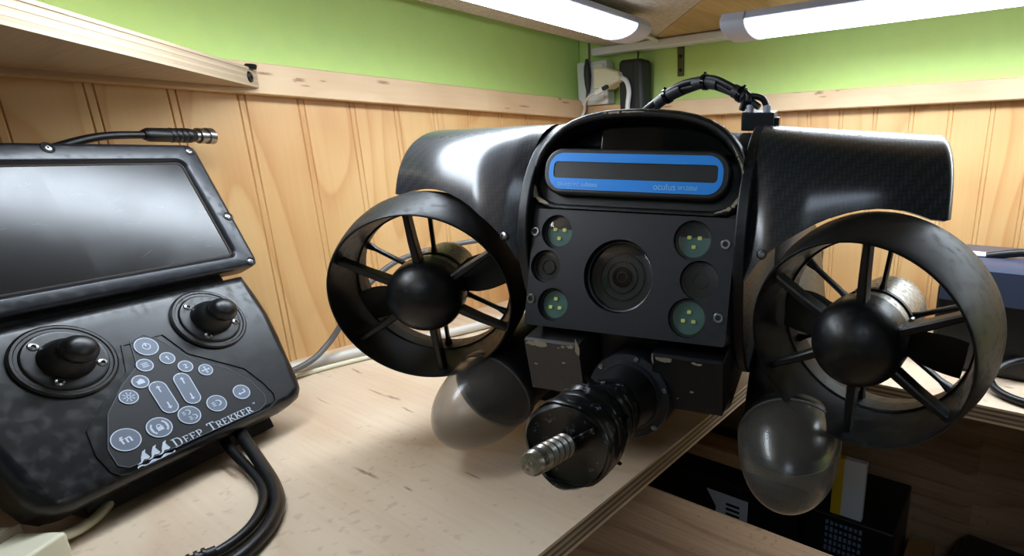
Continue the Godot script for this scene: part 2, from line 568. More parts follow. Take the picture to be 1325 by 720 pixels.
func room() -> void:
	var slab := func(called: String, c: Vector3, s: Vector3, m: String) -> MeshInstance3D:
		var mb := Mb.new()
		mb.box(c, s)
		var o := fin(mb, called, M[m])
		structure(o)
		return o
	slab.call("floor", Vector3(0.6, -0.05, 0.4), Vector3(3.0, 0.1, 2.8), "floor vinyl")
	slab.call("ceiling", Vector3(0.6, 2.25, 0.4), Vector3(3.0, 0.1, 2.8), "white wall")
	slab.call("wall_right", Vector3(2.05, 1.1, 0.4), Vector3(0.1, 2.2, 2.6), "white wall")
	slab.call("wall_front", Vector3(0.6, 1.1, 1.75), Vector3(3.0, 2.2, 0.1), "white wall")
	var wl: MeshInstance3D = slab.call("wall_left", Vector3(LX - 0.054, 1.1, 0.43), Vector3(0.1, 2.2, 2.54), "green paint")
	var wb: MeshInstance3D = slab.call("wall_back", Vector3(0.63, 1.1, BZ - 0.054), Vector3(2.74, 2.2, 0.1), "green paint")
	# grooved pine panelling: boards with chamfered edges and a narrow bead between two V-grooves
	var top := 1.035
	var plank := func(called: String, wall: Node, width: float, t: Transform3D, ch: float) -> void:
		var mb := Mb.new()
		var p := poly([[-width / 2, -0.005], [width / 2, -0.005], [width / 2, -ch], [width / 2 - ch, 0.0], [-width / 2 + ch, 0.0], [-width / 2, -ch]])
		mb.prism(p, 0.0, top, 0.0, t)
		fin(mb, called, M["panel wood"], wall, 20.0)
	for i in 24:
		var z := -0.8155 + 0.0595 * i     # beads stand at -0.8155, ..., -0.399, ...
		var t := Transform3D(Basis(Vector3(0, 0, -1), Vector3(1, 0, 0), Vector3(0, -1, 0)), Vector3(LX, 0, z))
		t.basis = Basis(Vector3(0, 0, -1), Vector3(1, 0, 0), Vector3(0, 1, 0))
		plank.call("bead", wl, 0.0062, t, 0.0010)
		t.origin.z = z + 0.02975
		plank.call("plank", wl, 0.0529, t, 0.0010)
	for i in 26:
		var x := -0.7155 + 0.0477 * i
		var t := Transform3D(Basis(Vector3(1, 0, 0), Vector3(0, 0, 1), Vector3(0, 1, 0)), Vector3(x, 0, BZ))
		plank.call("bead", wb, 0.0050, t, 0.0009)
		t.origin.x = x + 0.02385
		plank.call("plank", wb, 0.0423, t, 0.0009)
	# the rails that cap the panelling
	var mb := Mb.new()
	mb.box(Vector3(LX + 0.0075, 1.0365, 0.29), Vector3(0.023, 0.032, 2.25), 0.0015)
	structure(fin(mb, "trim_1", M["rail pine"]))
	mb = Mb.new()
	mb.box(Vector3(0.65, 1.029, BZ + 0.0075), Vector3(2.7, 0.0255, 0.023), 0.0015)
	structure(fin(mb, "trim_2", M["rail pine"]))

# a plywood board seen from its edges: layers of veneer, the plies alternating, the outer ones flush
func ply(o: Node, outline: PackedVector2Array, y0: float, y1: float, face: String, odd: String, dark: String, n: int, seed_: int) -> void:
	var rnd := RandomNumberGenerator.new()
	rnd.seed = seed_
	var t := Transform3D(Basis(Vector3(1, 0, 0), Vector3(0, 0, -1), Vector3(0, 1, 0)), Vector3.ZERO)
	var h := (y1 - y0) / n
	for i in n:
		var mb := Mb.new()
		var p := Mb.inset(outline, rnd.randf_range(0.0, 0.0006) if i % 2 == 0 else rnd.randf_range(0.0004, 0.0010))
		mb.prism(p, y0 + h * i, y0 + h * (i + 1) - 0.00005, 0.0, t)
		fin(mb, "ply_layer", M[face if i in [0, n - 1] else odd if i % 2 == 0 else dark], o)

func benches() -> void:
	# outlines are given in (x, -z)
	var o := node("workbench_top")
	tag(o, "pale plywood workbench top along the left wall, under the controller", "workbench")
	ply(o, poly([[LX, 0.84], [-0.2242, 0.84], [-0.2242, -1.0], [LX, -1.0]]), BY - 0.0175, BY, "bench ply", "ply sawn", "ply edge", 7, 1)
	o = node("workbench_top")
	tag(o, "pale plywood worktop along the back wall, behind the robot's right thruster", "workbench")
	ply(o, poly([[-0.2238, 0.84], [1.6, 0.84], [1.6, 0.587], [-0.2238, 0.587]]), BY - 0.0175, BY, "bench ply", "ply sawn", "ply edge", 7, 2)
	# posts and rails that carry the tops
	o = node("bench_frame")
	tag(o, "rough timber frame of posts and rails under the two worktops", "frame")
	for p in [Vector3(-0.70, 0.347, -0.58), Vector3(-0.70, 0.347, -0.75), Vector3(-0.2700, 0.347, 0.9), Vector3(-0.70, 0.347, 0.9), Vector3(1.5, 0.347, -0.62), Vector3(1.5, 0.347, -0.76)]:
		var mb := Mb.new()
		mb.box(p, Vector3(0.042, 0.694, 0.042), 0.002)
		fin(mb, "post", M["ply brown"], o)
	for r in [[Vector3(0.06, 0.553, -0.62), Vector3(0.26, 0.02, 0.04)]]:
		var mb := Mb.new()
		mb.box(r[0] + Vector3(-0.35, 0, 0), r[1], 0.0015)
		fin(mb, "rail", M["ply brown"], o)
	# the board low under the bench that runs towards the viewer
	o = node("lower_shelf")
	tag(o, "brown plywood shelf low under the bench edge, below the gripper arm", "shelf")
	ply(o, poly([[-0.69, 0.533], [0.62, 0.533], [0.62, -0.5], [-0.69, -0.5]]), 0.5025, 0.52, "ply brown", "ply edge", "ply brown", 5, 3)
	# the angled plywood shelf over the controller
	o = node("corner_shelf")
	tag(o, "thick raw plywood corner shelf with a rough sawn edge above the controller", "shelf")
	ply(o, poly([[-0.7090, 0.290], [-0.7045, 0.290], [-0.30, -0.102], [-0.30, -0.6], [-0.7090, -0.6]]), 1.026, 1.0447, "ply pale", "ply pale", "ply sawn", 7, 4)
	var e := Vector3(0.7181, 0, 0.6959)
	for q in [[0.0135, 1.0348, 0], [0.004, 1.047, 1]]:
		var mb := Mb.new()
		var at := Vector3(-0.7045, q[1], -0.290) + e * (0.018 if q[2] == 0 else 0.012)
		var t := Transform3D(Basis(e.cross(Vector3.UP).normalized() * 1.0, Vector3.UP, e).orthonormalized(), at)
		var out := Vector3(0.6959, 0, -0.7181)
		t.basis = Basis(-e, Vector3.UP, out) if q[2] == 0 else Basis(Vector3.RIGHT, Vector3(0, 0, -1), Vector3.UP)
		mb.lathe([[0.0, -0.004], [0.0045, -0.004], [0.0056, -0.0002], [0.0048, 0.0010], [0.0020, 0.0013], [0.0018, -0.001], [0.0, -0.001]], 18, t)
		fin(mb, "screw", M["steel dark"], o)
	# the overhead shelf that the lights hang from: two boards mitred in the corner
	o = node("overhead_shelf")
	tag(o, "overhead shelf of mitred boards that the two batten lights hang from", "shelf")
	var t2 := Transform3D(Basis(Vector3(1, 0, 0), Vector3(0, 0, -1), Vector3(0, 1, 0)), Vector3.ZERO)
	var mb2 := Mb.new()
	mb2.prism(poly([[-0.655, 0.834], [-0.572, 0.834], [-0.245, 0.545], [-0.245, -0.9], [-0.655, -0.9]]), 1.138, 1.156, 0.0, t2)
	fin(mb2, "board", M["loft board"], o)
	mb2 = Mb.new()
	mb2.prism(poly([[-0.569, 0.834], [1.3, 0.834], [1.3, 0.46], [-0.146, 0.46]]), 1.1385, 1.156, 0.0, t2)
	fin(mb2, "board", M["loft ply"], o)

func wall_things() -> void:
	var mb := Mb.new()
	# white trunking under the back edge of the overhead shelf
	var o := node("cable_trunking")
	tag(o, "narrow white trunking strip under the back edge of the overhead shelf", "trunking")
	mb.box(Vector3(-0.43, 1.1312, -0.823), Vector3(0.50, 0.0125, 0.02), 0.0015)
	fin(mb, "channel", M["white plastic"], o)
	mb = Mb.new()
	mb.box(Vector3(-0.43, 1.1312, -0.8125), Vector3(0.50, 0.009, 0.0012), 0.0005)
	fin(mb, "cover", M["white plastic"], o)
	# the strap from the end of the left light
	mb = Mb.new()
	mb.tube(PackedVector3Array([Vector3(-0.505, 1.134, -0.672), Vector3(-0.520, 1.133, -0.73), Vector3(-0.538, 1.134, -0.811)]), 0.0035, 8)
	o = fin(mb, "light_lead", M["white cable"])
	tag(o, "short pale lead from the end cap of the left light to the white trunking", "cable")
	# wall socket in the corner
	o = node("wall_socket", self, Transform3D(Basis(), Vector3(-0.684, 1.08, BZ + 0.006)))
	tag(o, "white wall socket box in the corner under the overhead shelf", "socket")
	mb = Mb.new()
	mb.prism(Mb.rect(0.070, 0.074, 0.005), -0.004, 0.018, 0.003)
	fin(mb, "box", M["white plastic"], o)
	mb = Mb.new()
	mb.prism(Mb.rect(0.058, 0.062, 0.004), 0.018, 0.021, 0.001)
	fin(mb, "face_plate", M["white plastic"], o)
	mb = Mb.new()
	mb.prism(Mb.rect(0.012, 0.018, 0.001), 0.021, 0.0235, 0.0006, Transform3D(Basis(), Vector3(-0.014, 0.017, 0)))
	fin(mb, "switch", M["white plastic"], o)
	# white plug with its thick lead
	o = node("power_plug", self, Transform3D(Basis(), Vector3(-0.637, 1.083, -0.8185)))
	tag(o, "white angled mains plug with a thick white lead in the wall socket", "plug")
	mb = Mb.new()
	mb.prism(poly([[-0.021, -0.016], [0.006, -0.017], [0.030, -0.008], [0.034, 0.000], [0.030, 0.008], [0.004, 0.017], [-0.021, 0.017]]), 0.0, 0.030, 0.004)
	fin(mb, "plug_body", M["cream plastic"], o)
	mb = Mb.new()
	mb.tube(curve([Vector3(0.026, 0.0, 0.017), Vector3(0.042, -0.007, 0.018), Vector3(0.049, -0.024, 0.02), Vector3(0.047, -0.048, 0.022), Vector3(0.040, -0.10, 0.02), Vector3(0.03, -0.20, 0.02), Vector3(0.04, -0.362, 0.03)], 6), 0.0042, 10)
	fin(mb, "lead", M["white plastic"], o)
	# black adapter
	o = node("power_adapter", self, Transform3D(Basis(), Vector3(-0.590, 1.066, BZ + 0.004)))
	tag(o, "black power adapter block on the back wall right of the white plug", "adapter")
	mb = Mb.new()
	mb.prism(Mb.rect(0.050, 0.090, 0.008), 0.0, 0.032, 0.006)
	fin(mb, "adapter_body", M["adapter black"], o)
	mb = Mb.new()
	mb.prism(Mb.rect(0.0008, 0.082, 0.0), 0.0315, 0.0325, 0.0, Transform3D(Basis(), Vector3(0.008, 0, 0)))
	fin(mb, "seam", M["deep black"], o)
	mb = Mb.new()
	mb.tube(PackedVector3Array([Vector3(0.002, 0.042, 0.012), Vector3(0.003, 0.055, 0.010), Vector3(0.0, 0.072, 0.010)]), 0.0016, 8)
	fin(mb, "lead", M["adapter black"], o)
	# dark lead with an in-line switch hanging in front of the socket
	o = node("hanging_lead")
	tag(o, "thin dark lead with a spindle-shaped switch hanging in front of the socket", "cable")
	mb = Mb.new()
	mb.tube(curve([Vector3(-0.680, 1.150, -0.808), Vector3(-0.681, 1.128, -0.809), Vector3(-0.684, 1.10, -0.809), Vector3(-0.690, 1.06, -0.809), Vector3(-0.697, 1.02, -0.808), Vector3(-0.700, 0.96, -0.808), Vector3(-0.70, 0.715, -0.80)], 6), 0.0022, 8)
	fin(mb, "lead", M["grey cable"], o)
	mb = Mb.new()
	mb.lathe([[0.0, -0.030], [0.0025, -0.030], [0.0055, -0.016], [0.0068, 0.0], [0.0060, 0.012], [0.0028, 0.027], [0.0, 0.027]], 16, Transform3D(Basis(Vector3.RIGHT, -PI / 2), Vector3(-0.6855, 1.092, -0.807)))
	fin(mb, "inline_switch", M["adapter black"], o)
	# thin white usb lead
	o = node("usb_lead")
	tag(o, "thin white charging lead with a small plug below the mains plug", "cable")
	mb = Mb.new()
	mb.tube(curve([Vector3(-0.640, 1.058, -0.776), Vector3(-0.654, 1.054, -0.776), Vector3(-0.672, 1.045, -0.782), Vector3(-0.686, 1.032, -0.795), Vector3(-0.695, 1.010, -0.795), Vector3(-0.70, 0.93, -0.79), Vector3(-0.69, 0.7145, -0.78)], 6), 0.0024, 8)
	fin(mb, "lead", M["white cable"], o)
	mb = Mb.new()
	mb.box(Vector3(0, 0, 0), Vector3(0.018, 0.008, 0.006), 0.001)
	var pl := fin(mb, "usb_plug", M["white plastic"], o)
	pl.transform = Transform3D(Basis(Vector3(0, 0, 1), 0.35), Vector3(-0.634, 1.060, -0.776))
	mb = Mb.new()
	mb.box(Vector3(0, 0, 0), Vector3(0.012, 0.006, 0.006), 0.0008)
	pl = fin(mb, "usb_socket", M["adapter black"], o)
	pl.transform = Transform3D(Basis(Vector3(0, 0, 1), 0.35), Vector3(-0.6215, 1.0645, -0.776))
	# angle bracket
	o = node("angle_bracket", self, Transform3D(Basis(), Vector3(-0.512, 1.105, BZ - 0.004)))
	tag(o, "small brassy angle bracket screwed to the green back wall", "bracket")
	mb = Mb.new()
	mb.box(Vector3(0, -0.0005, 0.0015), Vector3(0.012, 0.046, 0.003), 0.0006)
	mb.box(Vector3(0, 0.0312, 0.006), Vector3(0.012, 0.003, 0.012), 0.0006)
	mb.box(Vector3(0, 0.026, 0.0015), Vector3(0.012, 0.012, 0.003), 0.0006)
	fin(mb, "plate", M["bracket metal"], o)
	for y in [-0.014, 0.008]:
		mb = Mb.new()
		mb.lathe([[0.0, 0.002], [0.0032, 0.003], [0.0026, 0.0042], [0.0, 0.0046]], 14, Transform3D(Basis(), Vector3(0, y, 0)))
		fin(mb, "screw", M["steel dark"], o)

# ---------------------------------------------------------------- the robot
func robot() -> void:
	var basis := Basis(Vector3(0.9611, -0.0250, -0.2750), Vector3(0.0649, 0.9884, 0.1371), Vector3(0.2684, -0.1496, 0.9516)).orthonormalized()
	var o := node("underwater_robot", self, Transform3D(basis, Vector3(-0.2263, 0.8429, -0.2808)))
	tag(o, "black underwater robot with two ducted thrusters, a blue sonar face and carbon wings", "robot")
	# hull behind the head
	var mb := Mb.new()
	var xa := Basis(Vector3(0, 0, 1), Vector3(0, 1, 0), Vector3(-1, 0, 0))     # lathe axis along x
	mb.lathe([[0.0, -0.0785], [0.083, -0.0785], [0.083, 0.0785], [0.0, 0.0785]], 48, Transform3D(xa, Vector3(0, 0.028, -0.125)))
	fin(mb, "drum", M["deep black"], o)
	mb = Mb.new()
	mb.prism(Mb.rect(0.156, 0.125, 0.03), -0.46, -0.13, 0.01, Transform3D(Basis(), Vector3(0, 0.000, 0)))
	fin(mb, "hull", M["black plastic"], o)
	mb = Mb.new()
	mb.prism(Mb.rect(0.150, 0.085, 0.012), -0.42, -0.058, 0.006, Transform3D(Basis(), Vector3(0, -0.062, 0)))
	fin(mb, "belly", M["black plastic"], o)
	for s in [-1.0, 1.0]:
		side_frame(o, s)
		wing(o, s)
		thruster(o, s)
		float_tube(o, s)
		cheek(o, s)
	head(o)
	arm(o)
	harness(o)
	# feet that stand the hull on the worktops
	for s in [-1.0, 1.0]:
		mb = Mb.new()
		var z0 := -0.10 if s < 0 else -0.345
		var z1 := -0.42
		var yb := func(z: float) -> float: return (-0.1309 + 0.025 * s * 0.12 + 0.1496 * z) / 0.9884
		var p := poly([[-z0, yb.call(z0) + 0.0004], [-z1, yb.call(z1) + 0.0004], [-z1, -0.075], [-z0, -0.090]])
		mb.prism(p, -0.010, 0.010, 0.0015, Transform3D(Basis(Vector3(0, 0, -1), Vector3(0, 1, 0), Vector3(1, 0, 0)), Vector3(s * 0.123, 0, 0)))
		fin(mb, "foot", M["black plastic"], o)

func side_frame(o: Node, s: float) -> void:
	# a thick disc-shaped plate at each side of the turning head
	var pts := []
	for i in 49:
		var a := deg_to_rad(-105.0 + 250.0 * i / 48.0)
		var r := 0.0890
		pts.append([-(-0.1190 + r * cos(a)), 0.0285 + r * sin(a) * (1.28 if a < 0 else 1.0)])
	pts.append([0.24, 0.075]); pts.append([0.24, -0.07])
	var mb := Mb.new()
	mb.prism(poly(pts), -0.0040, 0.0040, 0.0014, Transform3D(Basis(Vector3(0, 0, -1), Vector3(0, 1, 0), Vector3(1, 0, 0)), Vector3(s * 0.0815, 0, 0)))
	fin(mb, "side_frame", M["frame black"], o)

func wing(o: Node, s: float) -> void:
	var n := node("wing_shell", o)
	# lower edge of the shell: x, y, z
	var low := [[0.0853, 0.026, -0.0300], [0.0945, 0.041, -0.0310], [0.102, 0.0485, -0.0325], [0.111, 0.0557, -0.0345], [0.119, 0.0613, -0.0353], [0.127, 0.0660, -0.0382], [0.137, 0.0704, -0.041], [0.147, 0.0736, -0.0432], [0.156, 0.0757, -0.0445], [0.165, 0.0767, -0.0455], [0.173, 0.0765, -0.0463], [0.180, 0.0755, -0.0473], [0.189, 0.0728, -0.0482], [0.197, 0.0700, -0.049]]
	for k in 7:     # the rounded outer corner
		var a := PI / 2 * k / 6.0
		low.append([0.2030 + 0.0060 * sin(a), 0.0695, -0.0497 - 0.0060 * (1.0 - cos(a))])
	var outer := []
	var inner := []
	var cnt := 15
	for b in low:
		var x: float = b[0]
		var drop := 0.0
		if x > 0.2030:
			drop = 0.0060 - sqrt(maxf(0.0, 0.0060 * 0.0060 - pow(x - 0.2030, 2)))
		var yt: float = lerpf(0.1185, 0.1125, (x - 0.0853) / 0.1237) - drop
		var p0 := Vector2(b[2], b[1])
		var p1 := p0 + Vector2(-0.42, 1.0) * 0.64 * (yt - p0.y)
		var p3 := Vector2(-0.112, yt)
		var p2 := Vector2(lerpf(p0.x, -0.112, 0.46), yt - 0.0002)
		var ro := PackedVector3Array()
		var ri := PackedVector3Array()
		var prof := []
		for k in cnt:
			prof.append(p0.bezier_interpolate(p1, p2, p3, float(k) / (cnt - 1)))
		for z in [-0.16, -0.21, -0.26, -0.30]:
			prof.append(Vector2(z, yt - 0.004 * smoothstep(0.118, 0.16, -z) - 0.030 * maxf(0.0, (-z - 0.14) / 0.16)))
		for k in prof.size():
			var q: Vector2 = prof[k]
			var e: Vector2 = (prof[mini(k + 1, prof.size() - 1)] - prof[maxi(k - 1, 0)]).normalized()
			var nn := Vector2(e.y, -e.x) * 0.0032      # towards the inside
			ro.append(Vector3(s * x, q.y, q.x))
			ri.append(Vector3(s * minf(x, 0.2055), q.y + nn.y * (1.0 if nn.y < 0 else -1.0), q.x - absf(nn.x)))
		outer.append(ro); inner.append(ri)
	if s < 0:
		outer.reverse(); inner.reverse()
	var mb := Mb.new()
	for r in outer:
		r.reverse()
	mb.grid(outer)
	# the outer end is closed down to a straight lower line
	var e0: PackedVector3Array = outer[outer.size() - 1 if s > 0 else 0]
	for k in e0.size() - 1:
		var a := e0[k]
		var b := e0[k + 1]
		var a2 := Vector3(a.x, 0.0695, a.z)
		var b2 := Vector3(b.x, 0.0695, b.z)
		if s > 0: mb.quad(a, b, b2, a2)
		else: mb.quad(b, a, a2, b2)
	# lower rim and lining
	for i in outer.size() - 1:
		var p: PackedVector3Array = outer[i]
		var q: PackedVector3Array = outer[i + 1]
		var pi: PackedVector3Array = inner[i]
		var qi: PackedVector3Array = inner[i + 1]
		mb.quad(p[p.size() - 1], pi[0], qi[0], q[q.size() - 1])
	mb.grid(inner)
	fin(mb, "shell", M["carbon"], n, 50.0)
	mb = Mb.new()
	pan_screw(mb, 0.0034)
	var sc := fin(mb, "screw", M["steel"], n)
	sc.transform = Transform3D(Basis(Vector3(0, 1, 0), s * 0.25) * Basis(Vector3(1, 0, 0), -0.45), Vector3(s * 0.0968, 0.0462, -0.0318))

func pan_screw(mb: Mb, r: float) -> void:
	mb.lathe([[r, -r * 0.8], [r, 0.0], [r * 0.82, r * 0.30], [r * 0.42, r * 0.42], [r * 0.38, r * 0.05], [0.0, r * 0.05]], 18)
	
func thruster(o: Node, s: float) -> void:
	var t := Transform3D(Basis(Vector3.UP, -s * deg_to_rad(21.3)), Vector3(s * 0.1569, 0, 0))
	var n := node("thruster", o, t)
	var mb := Mb.new()
	var prof := [[0.0666, -0.0006], [0.0677, 0.0], [0.0684, -0.0008], [0.0700, -0.006], [0.0722, -0.016], [0.0742, -0.028], [0.0750, -0.040], [0.0742, -0.050], [0.0715, -0.058], [0.0670, -0.0615], [0.0640, -0.0605], [0.0625, -0.056], [0.0618, -0.050], [0.0610, -0.0485], [0.0602, -0.047], [0.0600, -0.036], [0.0612, -0.0352], [0.0620, -0.030], [0.0640, -0.016], [0.0658, -0.004]]
	prof.reverse()
	mb.lathe(prof, 96, Transform3D(), true)
	fin(mb, "duct", M["duct plastic"], n, 30.0)
	# hub: domed nose, then the motor can behind it
	mb = Mb.new()
	var hp := [[0.0, -0.026], [0.0265, -0.026], [0.0283, -0.024], [0.0285, -0.013]]
	for k in 13:
		var a := PI / 2 * k / 12.0
		hp.append([0.0285 * cos(a), -0.012 + 0.0265 * sin(a)])
	mb.lathe(hp, 56)
	fin(mb, "hub", M["black plastic"], n)
	mb = Mb.new()
	mb.lathe([[0.0, -0.090], [0.010, -0.0895], [0.018, -0.086], [0.0225, -0.080], [0.0235, -0.072], [0.0235, -0.046], [0.0245, -0.0455], [0.0245, -0.0425], [0.0238, -0.042], [0.0238, -0.0365], [0.0255, -0.036], [0.0255, -0.030], [0.0262, -0.0295], [0.0262, -0.0265], [0.0, -0.0265]], 48)
	fin(mb, "motor_can", M["motor metal"], n)
	mb = Mb.new()
	mb.lathe([[0.0246, -0.0418], [0.0262, -0.0418], [0.0262, -0.0390], [0.0246, -0.0390]], 48, Transform3D(), true)
	fin(mb, "clamp_ring", M["black plastic"], n)
	for k in 4:
		var a := TAU * (k + 0.3) / 4
		mb = Mb.new()
		mb.lathe([[0.0, -0.002], [0.0016, -0.002], [0.0016, 0.0012], [0.0, 0.0014]], 10, Transform3D(Basis(), Vector3(0.0263 * cos(a), 0.0263 * sin(a), -0.0365)))
		fin(mb, "screw", M["steel"], n)
	# front guard spokes and the stator spokes behind
	for k in 6:
		var a := deg_to_rad(91.0 + 60.0 * k)
		var dirv := Vector3(cos(a), sin(a), 0)
		var tn := Vector3(-sin(a), cos(a), 0)
		mb = Mb.new()
		var rows := []
		for q in [[0.0255, -0.0125, 0.0030, 0.0090], [0.045, -0.0110, 0.0026, 0.0085], [0.0630, -0.0115, 0.0022, 0.0085], [0.0662, -0.0120, 0.0026, 0.0095]]:
			var row := PackedVector3Array()
			var w: float = q[2]
			var d: float = q[3]
			for c in [[-w, -d / 2], [-w, d / 2 - 0.001], [-w + 0.001, d / 2], [w - 0.001, d / 2], [w, d / 2 - 0.001], [w, -d / 2]]:
				row.append(dirv * q[0] + tn * c[0] + Vector3(0, 0, q[1] + c[1]))
			rows.append(row)
		for r in rows: r.reverse()
		mb.grid(rows, true)
		fin(mb, "spoke", M["black plastic"], n)
		var a2 := a + deg_to_rad(-4.0)
		dirv = Vector3(cos(a2), sin(a2), 0)
		tn = Vector3(-sin(a2), cos(a2), 0)
		mb = Mb.new()
		rows = []
		for q in [[0.0230, -0.044, 0.0030, 0.008], [0.030, -0.045, 0.0016, 0.007], [0.053, -0.046, 0.0016, 0.006], [0.0618, -0.046, 0.0036, 0.008]]:
			var row := PackedVector3Array()
			for k2 in 8:
				var b := TAU * k2 / 8
				row.append(dirv * q[0] + tn * q[2] * cos(b) + Vector3(0, 0, q[1] + q[3] / 2 * sin(b)))
			rows.append(row)
		mb.grid(rows, true)
		fin(mb, "stator_vane", M["black plastic"], n)
	# two-bladed propeller
	for k in 2:
		var a := deg_to_rad((14.0 if s < 0 else -3.0) + 180.0 * k)
		var dirv := Vector3(cos(a), sin(a), 0)
		var tn := Vector3(-sin(a), cos(a), 0)
		mb = Mb.new()
		var rows := []
		var rnd := RandomNumberGenerator.new()
		rnd.seed = 5 + k
		for q in 9:
			var r: float = 0.020 + 0.0375 * q / 8.0
			var ch: float = lerpf(0.0100, 0.0148, smoothstep(0.0, 0.5, q / 8.0)) - 0.001 * smoothstep(0.7, 1.0, q / 8.0)
			var pitch: float = deg_to_rad(lerpf(22.0, 10.0, q / 8.0)) * s
			var row := PackedVector3Array()
			for c in 12:
				var b := TAU * c / 12
				var u: float = cos(b) * (ch + rnd.randf_range(-0.0004, 0.0004))
				var w: float = sin(b) * 0.0013
				row.append(dirv * r + tn * (u * cos(pitch) - w * sin(pitch)) + Vector3(0, 0, -0.030 + u * sin(pitch) + w * cos(pitch)))
			rows.append(row)
		var tip := PackedVector3Array()
		for c in 12:
			tip.append(dirv * 0.0578 + Vector3(0, 0, -0.030))
		rows.append(tip)
		mb.grid(rows, true)
		fin(mb, "propeller_blade", M["deep black"], n, 50.0)

func float_tube(o: Node, s: float) -> void:
	var ax := Vector3(s * 0.0776, -0.0713, 0.9944).normalized()
	var bx := Vector3.UP.cross(ax).normalized()
	var n := node("float_tube", o, Transform3D(Basis(bx, ax.cross(bx), ax), Vector3(s * 0.1237, -0.0901, -0.0212)))
	var mb := Mb.new()
	mb.lathe([[0.0, -0.40], [0.0325, -0.40], [0.0345, -0.398], [0.0345, -0.010], [0.0335, -0.008], [0.0, -0.008]], 48)
	fin(mb, "tube", M["black plastic"], n)
	mb = Mb.new()
	mb.lathe([[0.0335, -0.008], [0.0368, -0.008], [0.0372, -0.005], [0.0372, -0.0025], [0.0364, -0.001], [0.0335, -0.001]], 48, Transform3D(), true)
	fin(mb, "dome_collar", M["frame black"], n)
	mb = Mb.new()
	var p := []
	for k in 25:
		var a := PI / 2 * k / 24.0
		p.append([0.0362 * pow(cos(a), 0.92) if k < 24 else 0.0, -0.001 + 0.0610 * sin(a)])
	mb.lathe(p, 64)
	fin(mb, "dome", M["frosted dome"], n)
	mb = Mb.new()
	mb.lathe([[0.0364, -0.0008], [0.0370, -0.0006], [0.0370, 0.0004], [0.0364, 0.0008], [0.0360, 0.0]], 64, Transform3D(), true)
	fin(mb, "dome_rim", M["grey cable"], n)

func cheek(o: Node, s: float) -> void:
	var x0 := 0.0315 if s < 0 else 0.0250
	var x1 := 0.0768
	var mb := Mb.new()
	# profile in (z, y): sloping top strip, upright front
	var p := poly([[-0.032, -0.0262], [-0.0110, -0.0262], [-0.0085, -0.0275], [-0.0105, -0.071], [-0.055, -0.075], [-0.055, -0.0262]])
	mb.prism(p, x0, x1, 0.0006, Transform3D(Basis(Vector3(0, 0, 1), Vector3(0, 1, 0), Vector3(-1, 0, 0)) if s < 0 else Basis(Vector3(0, 0, 1), Vector3(0, 1, 0), Vector3(-1, 0, 0)), Vector3(0 if s < 0 else (x0 + x1), 0, 0)))
	var n := fin(mb, "cheek_block", M["frame black"] if s > 0 else M["chipped paint"], o, 20.0)
	# flakes where the paint has come off the edges
	var rnd := RandomNumberGenerator.new()
	rnd.seed = 40 + int(s)
	for k in 9:
		var x: float = s * lerpf(x0 + 0.003, x1 - 0.003, rnd.randf())
		var y := -0.0285 - 0.0012 * rnd.randf()
		if k > 5:
			y = -0.03 - 0.035 * rnd.randf()
		if k == 0: x = s * (x0 + 0.001)
		var w := rnd.randf_range(0.0014, 0.0036) if k <= 5 else rnd.randf_range(0.0005, 0.0012)
		var q := []
		for j in 9:
			var a := TAU * j / 9
			var r := w * rnd.randf_range(0.5, 1.2)
			q.append([r * cos(a) * (1.6 if k > 0 else 0.5), r * sin(a) * (0.7 if k > 0 else 2.2)])
		mb = Mb.new()
		mb.prism(poly(q), -0.0002, 0.0004)
		var f := fin(mb, "paint_chip", M["tan chip"], n)
		f.position = Vector3(x, y, -0.0085 - ( -0.0262 - y) * 0.04)

